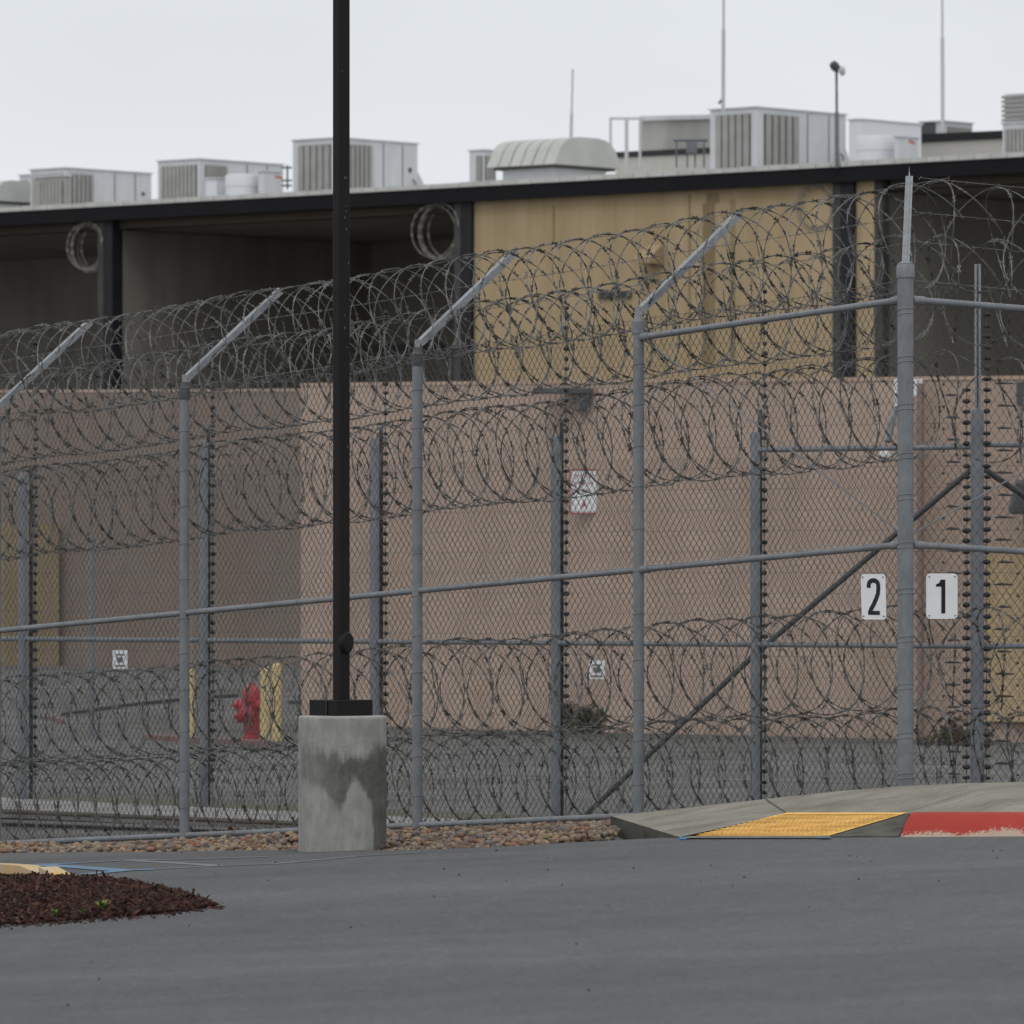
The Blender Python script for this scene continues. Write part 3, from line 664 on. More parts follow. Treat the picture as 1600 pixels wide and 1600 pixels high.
barbed(FL, .06, 18.5, HF+.01, .05); barbed(FR, .06, 6.1, HF+.01, .05)

# razor coils
def coil(name, fn, s0, s1, h, d, r, pitch, label, k=1.5, wr=.0037, seed=0, sag=.03, barbstep=.080, amp=.50, shear=.09):
    rs = random.Random(seed); loops = int((s1-s0)/pitch); pts = []; ns = 40
    dev = [(rs.uniform(-.010,.010), rs.uniform(-.014,.014), rs.uniform(-.022,.022), rs.uniform(-.12,.12)) for _ in range(loops+3)]
    mb = MB()
    for i in range(loops*ns):
        th = 2*math.pi*i/ns; li = i//ns; f_ = (i % ns)/ns; A, B_ = dev[li], dev[li+1]
        de = [A[q]*(1-f_)+B_[q]*f_ for q in range(4)]
        hs_ = math.sin(th+.3)
        s_ = s0+pitch*i/ns+amp*pitch*math.sin(k*(th+.3-4.712))+de[2]+(shear if fn is FL else -shear*.6)*hs_
        rr = r*(1+de[0]); hh_ = h+de[1]-sag*math.sin(math.pi*((s_-.0) % 3.05)/3.05)
        pts.append(Vector(fn(s_, hh_+rr*math.sin(th+.3), d+rr*math.cos(th+.3))))
    mb.tube(pts, wr, 5, cap=False)
    acc = 0
    for i in range(1, len(pts)-1):
        acc += (pts[i]-pts[i-1]).length
        if acc > barbstep:
            acc = 0; t_ = (pts[i+1]-pts[i-1]).normalized(); c = pts[i]; x_ = t_.cross(Vector((rs.uniform(-1,1),rs.uniform(-1,1),rs.uniform(-1,1)))).normalized(); y_ = t_.cross(x_)
            # four pointed barb cluster cut from tape
            for sg in (1, -1):
                for sg2 in (1, -1):
                    tip = c+t_*sg*.030+x_*sg2*.017; mb.face(c+t_*sg*.018, c+x_*sg2*.006+t_*sg*.002, tip)
            mb.face(c-t_*.022+x_*.0065, c-t_*.022-x_*.0065, c+t_*.022-x_*.0065, c+t_*.022+x_*.0065)
            mb.face(c-t_*.020+y_*.0065, c-t_*.020-y_*.0065, c+t_*.020-y_*.0065, c+t_*.020+y_*.0065)
    base = Vector(fn(s0, h-r, d))
    return mb.build(name, M['razor'], loc=base, label=label, category='razor wire')
coil('razor_wire_coil', FL, .457, 18.3, HF+.40, .56, .380, .175, 'topmost razor wire coil lying on the angled arms of the long left fence run', seed=1)
coil('razor_wire_coil', FL, .44, 18.3, HF+.02, .44, .374, .165, 'second razor wire coil from the top of the long left fence run', seed=2)
coil('razor_wire_coil', FL, .42, 18.3, HF-.80, .44, .374, .160, 'middle razor wire coil behind the mesh left of the corner post, just below the arms', seed=3)
coil('razor_wire_coil', FL, .42, 18.3, 1.10, .44, .364, .190, 'upper of the two ground razor wire coils behind the long left fence run', seed=4)
coil('razor_wire_coil', FL, .42, 18.3, .36, .46, .364, .155, 'lowest razor wire coil resting on the ground behind the long left fence run', seed=5)
coil('razor_wire_coil', FR, .459, 6.0, HF+.40, .56, .38, .24, 'topmost razor wire coil right of the corner post', seed=6)
coil('razor_wire_coil', FR, .44, 6.0, HF+.02, .44, .374, .22, 'second razor wire coil from the top right of the corner post', seed=7)
coil('razor_wire_coil', FR, .42, 6.0, HF-.80, .44, .372, .27, 'middle razor wire coil behind the mesh right of the corner post', seed=8)
coil('razor_wire_coil', FR, .42, 6.0, 1.10, .44, .362, .20, 'upper ground razor wire coil behind the mesh right of the corner post', seed=9)
coil('razor_wire_coil', FR, .42, 6.0, .36, .46, .362, .12, 'lowest razor wire coil on the ground right of the corner post', seed=10)

# number plates
def plate(org, ux, w_, h_, label, num, tilt=0):
    ux = Vector((ux[0], ux[1], 0)).normalized(); fy = Vector((ux.y, -ux.x, 0)); up = Vector((0,0,1))
    t_ = thing('number_sign', label, 'sign', org, 'fence number signs')
    def pt(x, z, o_): return org+ux*x+(up+ux*tilt)*z+fy*o_
    cr = .03; prof = []
    for cx, cz, a0_ in ((w_/2-cr, h_/2-cr, 0), (-w_/2+cr, h_/2-cr, 90), (-w_/2+cr, -h_/2+cr, 180), (w_/2-cr, -h_/2+cr, 270)):
        for q in range(6): a = R(a0_+18*q); prof.append((cx+cr*math.cos(a), cz+cr*math.sin(a)))
    mb = MB(); n_ = len(prof); b = mb.addv([pt(x, z, .003) for x, z in prof]+[pt(x, z, 0) for x, z in prof])
    mb.f.append(tuple(b+i for i in range(n_))); mb.f.append(tuple(b+n_+i for i in reversed(range(n_))))
    for i in range(n_): mb.f.append((b+i, b+n_+i, b+n_+(i+1)%n_, b+(i+1)%n_))
    mb.build('plate', M['sign_white'], t_)
    mb = MB(); o_ = .0045
    if num == '1':
        for poly in ([(-.006,-.120),(.026,-.120),(.026,.115),(-.006,.115)], [(-.006,.115),(-.006,.085),(-.048,.062),(-.048,.082),(-.022,.093),(-.012,.115)], [(-.006,.085),(-.006,.066),(-.048,.066),(-.048,.072)]):
            mb.face(*[pt(x, z, o_) for x, z in poly])
    else:
        path = [(-.036,.062),(-.036,.078)]+[(.003+.039*math.cos(R(a)), .082+.032*math.sin(R(a))) for a in range(165, -1, -15)]+[(.042,.055),(.038,.022),(.022,-.015),(.0,-.055),(-.022,-.088),(-.028,-.105)]
        wd = .0165
        for i in range(len(path)-1):
            a_, b_ = Vector(path[i]), Vector(path[i+1])
            def nrm(i_):
                p_, q_ = Vector(path[max(0,i_-1)]), Vector(path[min(len(path)-1,i_+1)]); d_ = (q_-p_).normalized(); return Vector((-d_.y, d_.x))*wd
            na, nb = nrm(i), nrm(i+1)
            mb.face(*[pt(v[0]*1.3, v[1], o_) for v in (a_-na, b_-nb, b_+nb, a_+na)])
        mb.face(*[pt(x, z, o_+.0005) for x, z in ((-.060,-.126),(.066,-.126),(.066,-.098),(-.060,-.098))])
    mb.build('numeral', M['sign_black'], t_)
    for sx in (-1, 1):
        for sz in (-1, 1):
            mb = MB(); c = pt(sx*(w_/2-.022), sz*(h_/2-.022), .003); mb.tube([c, c+fy*.006], .005, 8); mb.build('bolt', M['slot'], t_)
plate(P(1365.3, 932.5, 44.62), (-uL.x*.72+.0, -uL.y*.72*.95), .262, .317, 'white rounded plate with black number 2 left of the thick corner post', '2', tilt=-.035)
plate(P(1471.5, 931.5, 44.42), (uR.x, uR.y), .248, .315, 'white rounded plate with black number 1 right of the thick corner post', '1')

# dry leaves caught on the bottom rail
for px, py, lab in ((367,1302,'rust brown dry leaf caught on the bottom fence rail left of the lamp base'),):
    k = (px-800)/F; tauf = ((E.x-k*E.y)/(k*uL.y-uL.x)); q = FL(tauf, .06, -.03); mb = MB()
    for i in range(5):
        v_ = Vector((random.uniform(-1,1), -.3, random.uniform(-.6,.8))).normalized()*.045; s_ = Vector((.012,0,.012)); mb.face(q-v_*.3, q+v_*.4-s_, q+v_, q+v_*.4+s_)
    mb.build('dry_leaf', M['deadleaf'], loc=q, label=lab, category='leaf')

# ------------------------------------------------------------------ inner fence
inner = thing('inner_fence', 'farther chain link fence with round posts and level rails standing in the yard', 'fence', P(1527, 1293, 56))
IP = [(1527,56.0),(1180,57.4),(868,58.7),(585,60.0),(318,61.2),(35,62.5),(-240,63.7),(-500,64.9)]
ip = [Vector(((x-800)/F*Z_, Z_)) for x, Z_ in IP]
ZM, ZT, ZB = CZ-.615, CZ+1.13, CZ-2.2
for i, p in enumerate(ip):
    r_ = .060 if i == 0 else .044; tz = CZ+1.47 if i == 0 else CZ+1.30
    if i == 5: tz = CZ+1.0
    mb = MB(); mb.lathe((p.x, p.y, ZB-.3), [(r_, 0), (r_, tz-ZB+.3-.04), (r_*.8, tz-ZB+.3-.01), (r_*.3, tz-ZB+.3)], n=16); mb.build('post', M['galv_in'], inner, smooth='auto')
def irail(a, b, z, r=.024, nm='rail'):
    mb = MB(); mb.tube([Vector((a.x, a.y, z)), Vector((b.x, b.y, z))], r, 10); mb.build(nm, M['galv_in'], inner, smooth='auto')
for a, b in zip(ip[:-1], ip[1:]): irail(a, b, ZM)
irail(ip[0], ip[1], ZT)
ir = [ip[0], ip[0]+uR*2.6, ip[0]+uR*5.2, ip[0]+uR*7.8]
for p in ir[1:]:
    mb = MB(); mb.lathe((p.x, p.y, ZB-.3), [(.044, 0), (.044, 3.7), (.01, 3.74)], n=14); mb.build('post', M['galv_in'], inner, smooth='auto')
for a, b in zip(ir[:-1], ir[1:]): irail(a, b, ZM)
irail(ir[0], ir[1], ZT+.02); 
mb = MB(); mb.tube([P(1517,734,56.05), P(1180,1022,57.45), P(912,1276,58.6)], .025, 10); mb.build('brace', M['steel_dk'], inner, smooth='auto')
mb = MB(); mb.tube([P(1538,733,56.05), P(1600,775,56.7), P(1980,1040,59)], .028, 10); mb.build('brace', M['steel_dk'], inner, smooth='auto')
mb = MB(); mb.box((ip[0].x-.022, ip[0].y-.02, CZ+1.4), (ip[0].x-.006, ip[0].y+.02, CZ+2.73)); mb.box((ip[0].x+.010, ip[0].y-.02, CZ+1.4), (ip[0].x+.03, ip[0].y+.02, CZ+2.73)); mb.box((ip[0].x-.022, ip[0].y+.02, CZ+1.4), (ip[0].x+.03, ip[0].y+.03, CZ+2.73)); mb.build('post_extension', M['bright'], inner)
def segfn(a, b):
    L_ = (b-a).length; u_ = (b-a)/L_; n_ = Vector((u_.y, -u_.x))
    if n_.y < 0: n_ = -n_
    return (lambda s_, h_, d_=0: Vector((a.x+u_.x*s_+n_.x*d_, a.y+u_.y*s_+n_.y*d_, ZB+h_))), L_
for a, b in list(zip(ip[:6], ip[1:7])) + list(zip(ir[:-1], ir[1:])):
    fn, L_ = segfn(a, b); fabric('mesh_panel', fn, .02, L_, .05, 3.3, M['mesh_in'], inner, a=.034, wr=.0021)
# taut wire detection posts: channel with a column of black insulators
ball = None
def sensor(px, Z_, ytop, label, side=1, ybody=None, both=False, y0=1292):
    global ball
    base = P(px, HY, Z_); base.z = ZB-.1
    t_ = thing('sensor_post', label, 'sensor post', base, 'sensor posts along the inner fence')
    ztp = CZ+(HY-ytop)/F*Z_; zb_ = CZ+(HY-(ybody or 690))/F*Z_
    if ybody != 9999:
     mb = MB(); mb.box((base.x-.03, base.y-.02, base.z), (base.x-.022, base.y+.03, zb_)); mb.box((base.x-.03, base.y+.022, base.z), (base.x+.012, base.y+.03, zb_)); mb.box((base.x+.005, base.y-.02, base.z), (base.x+.012, base.y+.03, zb_))
     mb.build('channel', M['channel'], t_)
    mb = MB(); mb.tube([(base.x+.03*side, base.y, base.z), (base.x+.03*side, base.y, ztp)], .0035, 5); mb.build('rod', M['steel_dk'], t_)
    if ball is None:
        m2 = MB(); b_ = m2.addv([Vector(v)*.0255 for v in iv2]); m2.f += [tuple(int(q)+b_ for q in f) for f in jf2]
        oo = m2.build('insulator', M['black'], None, smooth=True, loc=(0,0,0)); ball = oo.data; bpy.data.objects.remove(oo)
    z_ = base.z+.35; k_ = 0
    while z_ < ztp and k_ < 98:
        o = bpy.data.objects.new('insulator', ball); C.objects.link(o); o.parent = t_
        o.location = (.034*side+random.uniform(-.003,.003), -.015, z_-base.z+random.uniform(-.006,.006)); o.scale = (random.uniform(1.2,1.6) if ybody == 9999 else random.uniform(.8,1.25), 1, random.uniform(.7,1.0)); z_ += .094; k_ += 1
    return t_
sensor(1189, 57.6, 440, 'tall sensor post with black insulators beside the inner post left of the corner', ybody=640)
sensor(879, 58.9, 480, 'sensor post with black insulators beside the wall sign', ybody=655)
sensor(597, 60.2, 482, 'sensor post with black insulators just right of the black lamp post', ybody=670)
sensor(327, 61.4, 495, 'sensor post with black insulators right of the second outer fence post from the left', ybody=670)
sensor(50, 62.7, 515, 'leftmost sensor post with black insulators behind the fence', ybody=730)
sensor(1516, 55.9, 600, 'sensor post with insulators on the left side of the inner corner post', side=-1, ybody=9999)
sensor(1536, 55.9, 470, 'sensor post with insulators on the right side of the inner corner post', side=1, ybody=9999)
# tamper brackets: short horizontal tabs along the taut wires near the inner corner
z_ = ZB+.35; i = 0
while z_ < CZ+1.75:
    for x0, x1, Yb in ((1479,1500,56.6),(1556,1582,56.4)):
        mb = MB()
        if (i+(x0 > 1500)) % 2:
            p = P(x0+random.uniform(-3,3), HY, Yb); q = P(x1+random.uniform(-3,3), HY, Yb); mb.tube([Vector((p.x,p.y,z_)), Vector((p.x*.7+q.x*.3,q.y,z_+.006)), Vector((q.x,q.y,z_))], [.004,.014,.006], 5)
        else:
            p = P(x0-5 if x0 < 1500 else x1+8, HY, Yb); mb.tube([Vector((p.x-.01,p.y,z_)), Vector((p.x+.012,p.y,z_))], .014, 6)
        mb.build('wire_tab', M['steel_dk'], inner)
    z_ += .0985; i += 1
mb = MB()
for i, zz in enumerate(np.arange(ZB+.35, CZ+2.2, .188)):
    for a, b in zip([ip[0]]+ip[1:6], ip[1:7]): mb.tube([Vector((a.x, a.y+.2, zz)), Vector((b.x, b.y+.2, zz))], .0014, 3, cap=False)
    mb.tube([Vector((ir[0].x, ir[0].y+.2, zz)), Vector((ir[-1].x, ir[-1].y+.2, zz))], .0014, 3, cap=False)
mb.build('taut_wire', M['mesh_in'], inner)
# small cctv lamp on the inner rail
# ------------------------------------------------------------------ yard details
def PX(x, y):            # pixel -> point on the uneven yard ground
    k = (x-800)/F; Zd = 50.0
    while Zd < 140:
        if CZ+(HY-y)/F*Zd <= ground(k*Zd, Zd): break
        Zd += .1
    return Vector((k*Zd, Zd, ground(k*Zd, Zd)))
def PG(x, y, z=None):    # pixel -> point on a level at world z
    z = YARD if z is None else z; Zd = (CZ-z)/((y-HY)/F); return Vector(((x-800)/F*Zd, Zd, z))
def slab(name, pxs, z, th, m, **k):
    mb = MB(); top = [PG(x, y, z) for x, y in pxs]; n_ = len(top); b = mb.addv(top+[p-Vector((0,0,th)) for p in top])
    mb.f.append(tuple(b+i for i in range(n_)))
    for i in range(n_): mb.f.append((b+i, b+n_+i, b+n_+(i+1)%n_, b+(i+1)%n_))
    return mb.build(name, m, kind='structure', **k)
conc_l = mat('yard_kerb_concrete', (.19,.19,.187), (.26,.26,.255), scale=1.2, rough=.95, spec=.1, c3=(.12,.118,.11), s3=2.5, a3=.7)
slab('gutter', [(-400,1235),(-400,1252),(0,1264),(460,1283),(720,1292),(720,1280),(460,1268),(0,1246)], YARD+.04, .08, conc_l)
slab('dark_strip', [(-400,1224),(-400,1235),(0,1246),(460,1268),(720,1280),(1100,1292),(1100,1284),(720,1270),(460,1257),(0,1238)], YARD+.02, .05, mat('gutter_shadow_tone', (.07,.068,.045), (.11,.105,.075), scale=4, rough=1))  # dark strip painted as the shadow line above the gutter
slab('dark_strip', [(-400,1262),(0,1268),(460,1287),(720,1296),(720,1292),(460,1283),(0,1264),(-400,1252)], YARD+.06, .02, M['soil'])  # thin dark strip along the near side of the gutter
# red painted kerb face segments round the island
mb = MB()
for (xa, ya), (xb, yb_) in (((68,1124),(98,1132)),((222,1156),(285,1160)),((300,1160),(345,1163)),((345,1163),(425,1167))):
    p, q = PX(xa, ya), PX(xb, yb_); p.z -= .03; q.z -= .03; up = Vector((0,0,.10)); bk = Vector((0,.5,0)); mb.hexa([p, q, q+bk, p+bk, p+up, q+up, q+bk+up, p+bk+up])
mb.build('painted_kerb', M['red_faded'], kind='structure')
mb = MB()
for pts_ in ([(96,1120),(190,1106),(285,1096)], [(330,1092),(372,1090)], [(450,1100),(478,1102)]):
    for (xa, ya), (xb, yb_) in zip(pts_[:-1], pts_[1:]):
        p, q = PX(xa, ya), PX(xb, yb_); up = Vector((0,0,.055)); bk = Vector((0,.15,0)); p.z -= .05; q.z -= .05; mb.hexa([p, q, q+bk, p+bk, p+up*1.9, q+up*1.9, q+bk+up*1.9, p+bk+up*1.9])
mb.build('kerb_shadow_edge', mat('kerb_shadow_tone', (.045,.044,.04), (.075,.07,.066), scale=3, rough=.95), kind='structure')  # dark bars stand in for the shadow behind a kerb

# hydrant
hb = PG(393, 1156, YARD+.005); hy = thing('fire_hydrant', 'red fire hydrant with dome cap behind the fence left of the two yellow bollards', 'fire hydrant', hb)
Hh = .76
mb = MB(); mb.lathe(hb, [(.145,0),(.145,.035),(.105,.045),(.10,.07),(.112,.08),(.108,.40),(.122,.42),(.122,.50),(.142,.52),(.142,.555),(.12,.565)], n=24); mb.build('barrel', M['hyd'], hy, smooth='auto')
mb = MB(); mb.lathe(hb+Vector((0,0,.565)), [(.128,0),(.130,.03),(.122,.09),(.098,.14),(.06,.17),(.035,.178),(.035,.205),(.001,.21)], n=24); mb.build('bonnet', M['hyd'], hy, smooth='auto')
for dx, dy, dz, rr, ln in ((-.80,-.60,.47,.075,.25),(.75,-.66,.47,.06,.17),(-.34,-.94,.36,.095,.26),(-.88,-.47,.31,.065,.22)):
    ax = Vector((dx,dy,0)).normalized(); mb = MB(); mb.lathe(hb+Vector((0,0,dz)), [(rr*.8,0),(rr*.8,ln*.62),(rr*1.15,ln*.64),(rr*1.15,ln*.9),(rr*.9,ln*.97),(rr*.35,ln),(rr*.35,ln*1.22)], n=18, axis=ax); mb.build('outlet_cap', M['hyd'], hy, smooth='auto')
def bollard(px, ybase, ytop, r, label):
    b_ = PG(px, ybase, YARD+.005); h_ = (ybase-ytop)/F*b_.y
    t_ = thing('bollard', label, 'bollard', b_, 'yellow bollards around the hydrant')
    mb = MB(); mb.lathe(b_, [(r,0),(r,h_-.05),(r*.93,h_-.022),(r*.65,h_-.005),(r*.1,h_)], n=24); mb.build('pipe', M['boll'], t_, smooth='auto')
    mb = MB(); mb.lathe(b_+Vector((0,0,-.01)), [(r+.05,0),(r+.045,.028)], n=20); mb.build('footing', conc_l, t_)
bollard(297, 1153, 1043, .062, 'yellow bollard half hidden behind the second outer fence post from the left')
bollard(414, 1163, 1042, .064, 'left one of the two yellow bollards right of the red hydrant')
bollard(432, 1160, 1036, .066, 'taller right one of the two yellow bollards right of the red hydrant')

# ------------------------------------------------------------------ pink yard wall
def wall(name, pts_, zt, zb_, th, m, label, cap=True):
    base = Vector((pts_[0][0].x, pts_[0][0].y, zb_)); t_ = thing(name, label, 'wall', base)
    mb = MB(); cp = MB()
    for (a, za), (b, zb2) in zip(pts_[:-1], pts_[1:]):
        d = Vector((b.x-a.x, b.y-a.y, 0)).normalized(); nn2 = Vector((-d.y, d.x, 0)); nn2 = nn2 if nn2.y > 0 else -nn2; nn2 *= th
        A_, B_ = Vector((a.x, a.y, zb_)), Vector((b.x, b.y, zb_)); At, Bt = Vector((a.x, a.y, za-.05)), Vector((b.x, b.y, zb2-.05))
        mb.hexa([A_, B_, B_+nn2, A_+nn2, At, Bt, Bt+nn2, At+nn2])
        u_ = Vector((0,0,.05)); o_ = nn2.normalized()*-.015
        cp.hexa([At+o_, Bt+o_, Bt+nn2, At+nn2, At+o_+u_, Bt+o_+u_, Bt+nn2+u_, At+nn2+u_])
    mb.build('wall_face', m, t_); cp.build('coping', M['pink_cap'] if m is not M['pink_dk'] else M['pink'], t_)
    return t_
def wp(x, ytop, Z_): return (Vector(((x-800)/F*Z_, Z_)), CZ+(HY-ytop)/F*Z_)
pw = wall('yard_wall', [wp(470,598.5,95), wp(1436,588.5,87)], None, CZ-2.6, .35, M['pink'], 'long pinkish brown rendered wall in full view behind the fences')
pw2 = wall('yard_wall', [wp(1439,588.5,86.6), wp(1900,584,83)], None, CZ-2.6, .35, mat('rosy_render', (.36,.275,.22), (.40,.305,.25), scale=.5, rough=.95, spec=.1), 'short wall section to the right of the downpipe and thick corner post')
mb = MB(); q = wp(1438,600,86.3)[0]; mb.tube([(q.x,q.y,CZ-2.5),(q.x,q.y,CZ+2.6)], .05, 10); mb.build('downpipe', mat('brown_pipe', (.24,.18,.155), rough=.7), pw2)
pw3 = wall('yard_wall', [wp(-900,614,121), wp(482,607,112)], None, CZ-2.4, .35, M['pink_dk'], 'pink wall with painted-in shade set further back at the left')
def onwall(z_, x0, y0, x1, y1, m, name, parent, th=.05, Z2=None):
    a, b = P(x0, y0, z_), P(x1, y1, Z2 or z_)
    mb = MB(); mb.hexa([(a.x,a.y,b.z),(b.x,b.y,b.z),(b.x,b.y+th,b.z),(a.x,a.y+th,b.z),(a.x,a.y,a.z),(b.x,b.y,a.z),(b.x,b.y+th,a.z),(a.x,a.y+th,a.z)])
    return mb.build(name, m, parent)
onwall(114.4, -30, 818, 92, 1043, M['tan'], 'door_panel', pw3, Z2=114.2)
onwall(85.7, 1541, 850, 1660, 1130, M['mustard'], 'door_panel', pw2, Z2=84.6)
# dark vents / lights on walls
onwall(85.3, 1589, 597, 1612, 630, M['steel_dk'], 'vent', pw2, th=.3, Z2=85.0)
mb = MB(); q = P(1592, 775, 85); mb.obox(q+Vector((-.16,-.35,-.25)), (.34,0,.0), (0,.33,.05), (.12,-.05,.42)); mb.obox(q+Vector((.05,-.1,-.4)), (.3,0,.06), (0,.12,0), (.02,0,.2)); mb.build('wall_lamp', M['steel_dk'], pw2, bevel=.04)
zc = 91.4
t_ = thing('wall_light', 'dark horizontal light fixture with a bracket near the top of the pink wall', 'wall light', P(875, 612, zc))
mb = MB(); a = P(832,608,zc); mb.box((a.x, a.y-.45, a.z-.07), (a.x+.85, a.y-.05, a.z)); mb.build('fixture', M['steel_dk'], t_)
mb = MB(); a = P(905,612,zc); mb.box((a.x, a.y-.4, a.z-.28), (a.x+.14, a.y, a.z)); mb.build('bracket', M['steel_dk'], t_)
# signs
def small_sign(x0, y0, x1, y1, z_, label, name='wall_sign'):
    a, b = P(x0, y0, z_), P(x1, y1, z_); t_ = thing(name, label, 'sign', (a.x, a.y, b.z))
    mb = MB(); mb.box((a.x, a.y, b.z), (b.x, a.y+.02, a.z)); mb.build('plate', M['sign_white'], t_)
    return t_, a, b
t_, a, b = small_sign(890, 733, 935, 803, 91.0, 'white sign with red border and red writing on the pink wall')
W_, H_ = b.x-a.x, a.z-b.z; mb = MB(); y_ = a.y-.006
def rr_(x0, z0, x1, z1): mb.face((a.x+W_*x0, y_, b.z+H_*z0), (a.x+W_*x1, y_, b.z+H_*z0), (a.x+W_*x1, y_, b.z+H_*z1), (a.x+W_*x0, y_, b.z+H_*z1))
rr_(0,0,1,.035); rr_(0,.965,1,1); rr_(0,.035,.05,.965); rr_(.95,.035,1,.965)
mb.build('border', M['sign_red'], t_)
mb = MB()
for row, (z0, z1, segs) in enumerate(((.78,.88,((.14,.20),(.26,.34),(.40,.47),(.54,.62),(.69,.74),(.79,.86))), (.62,.71,((.16,.28),(.34,.40),(.47,.58),(.64,.70),(.76,.84))), (.47,.55,((.3,.36),(.42,.52),(.58,.66))))):
    for s0, s1 in segs: rr_(s0, z0, s0+(s1-s0)*.35, z1); rr_(s0, z1-.025, s1, z1); 
for poly in ([(.40,.14),(.45,.14),(.52,.30),(.48,.30)], [(.60,.14),(.55,.14),(.48,.30),(.52,.30)], [(.44,.18),(.56,.18),(.55,.21),(.45,.21)]):
    mb.face(*[(a.x+W_*x, y_-.001, b.z+H_*z) for x, z in poly])
mb.build('lettering', M['sign_red'], t_)
def markings(t_, a, b, col):
    W_, H_ = b.x-a.x, a.z-b.z; mb = MB()
    for x0, z0, x1, z1 in ((.2,.72,.8,.80),(.3,.35,.7,.62),(.15,.12,.85,.20),(.15,.62,.25,.66)): mb.face((a.x+W_*x0, a.y-.006, b.z+H_*z0),(a.x+W_*x1, a.y-.006, b.z+H_*z0),(a.x+W_*x1, a.y-.006, b.z+H_*z1),(a.x+W_*x0, a.y-.006, b.z+H_*z1))
    mb.build('markings', col, t_)
gm = mat('grey_print', (.16,.16,.16), rough=.7)
s1_ = small_sign(176, 1016, 199, 1045, 61.75, 'small white notice hung low on the inner fence at the left'); markings(*s1_, gm)
s2_ = small_sign(920, 1032, 945, 1061, 58.4, 'small faded white notice hung low on the inner fence right of the sensor post'); markings(*s2_, gm)
small_sign(1397, 592, 1441, 618, 86.5, 'white notice partly hidden behind the top of the corner post')
t_ = thing('security_camera', 'slim camera arm on the pink wall just left of the corner post', 'camera', P(1388, 650, 86.6))
mb = MB(); mb.tube([P(1404,628,86.8), P(1392,662,86.4), P(1388,690,86.3)], .05, 8); mb.build('arm', M['galv_in'], t_)
mb = MB(); mb.lathe(P(1383,712,86.2), [(.001,-.09),(.07,-.06),(.09,0),(.06,.07),(.001,.09)], n=14); mb.build('dome', M['hvac'], t_, smooth=True)
mb = MB(); a = P(1398,612,86.6); mb.box((a.x,a.y,a.z-.2),(a.x+.12,a.y+.1,a.z+.05)); mb.build('bracket', M['sign_white'], t_)
# far slim post
t_ = thing('fence_post', 'slim far grey post standing before the shade-toned pink wall at the left', 'post', PG(143, 1150))
p = LOC[t_]; mb = MB(); mb.lathe(p, [(.04,0),(.04,2.75),(.02,2.8)], n=12); mb.build('pipe', M['galv_in'], t_, smooth='auto')
p2 = p

def shrub(px, ybase, w_, h_, label, Zs):
    b_ = P(px, ybase, Zs); t_ = thing('shrub', label, 'shrub', b_)
    n_ = 900; mb = MB(); lob = [(random.uniform(-.45,.45)*w_, random.uniform(-.2,.2)*w_, random.uniform(.15,.75)*h_, random.uniform(.12,.24)*w_) for _ in range(9)]
    for i in range(n_):
        lx, ly, lz, lr = random.choice(lob); q = b_+Vector((lx+random.gauss(0,lr*.5), ly+random.gauss(0,lr*.5), max(.01, lz+random.gauss(0,lr*.5))))
        u_ = Vector((random.uniform(-1,1),random.uniform(-1,1),random.uniform(-.3,1))).normalized()*.045; v_ = u_.cross(Vector((random.uniform(-1,1),1,0))).normalized()*.014
        mb.face(q-u_, q+v_, q+u_, q-v_)
    mb.build('foliage', M['shrub'], t_)
    mb = MB()
    for i in range(9):
        a = random.uniform(0,6.28); mb.tube([b_, b_+Vector((math.cos(a)*w_*.2, math.sin(a)*w_*.2, h_*.7))], [.012,.004], 5)
    mb.build('stem', M['deadleaf'], t_)
shrub(912, 1146, .62, .50, 'small dark shrub at the foot of the pink wall below the faded notice', 88.5)
shrub(1492, 1180, .85, .52, 'dark shrub at the foot of the rosy wall right of the corner post', 84.0)

# ------------------------------------------------------------------ main building
R0 = Vector((.08*125, 125)); bu = Vector((-.7493, .6622)); bn = Vector((.6622, .7493))
EAVE = CZ+8.30
def bray(px, d):
    k = (px-800)/F; Y = (d+R0.dot(bn))/(k*bn.x+bn.y); return Vector((k*Y, Y))
def bs_(px, d): return (bray(px, d)-R0).dot(bu)
def BP3(s_, d, z): p = R0+bu*s_+bn*d; return Vector((p.x, p.y, z))
def bbox(mb, s0, s1, d0, d1, z0, z1):
    mb.hexa([BP3(s0,d0,z0),BP3(s1,d0,z0),BP3(s1,d1,z0),BP3(s0,d1,z0),BP3(s0,d0,z1),BP3(s1,d0,z1),BP3(s1,d1,z1),BP3(s0,d1,z1)])
bld = thing('building', 'long warehouse block with black fascia, dark open bays and one mustard wall', 'building', BP3(0, 0, YARD))
S0, S1 = -14.0, 46.0
mb = MB(); bbox(mb, S0, S1, 0, .12, EAVE-.42, EAVE-.115); mb.build('fascia', M['fascia'], bld)
mb = MB(); s_ = S0
while s_ < S1-.5:
    L_ = .40; bbox(mb, s_, s_+L_-.018, -.03, .5, EAVE-.112, EAVE-.012+random.uniform(-.008,.008)); s_ += L_
mb.build('coping', M['coping'], bld)
mb = MB(); bbox(mb, S0, S1, .5, 24, EAVE-.30, EAVE-.05); mb.build('roof', mat('roof_membrane', (.5,.5,.48), (.56,.56,.54), scale=.5, rough=.9), bld)

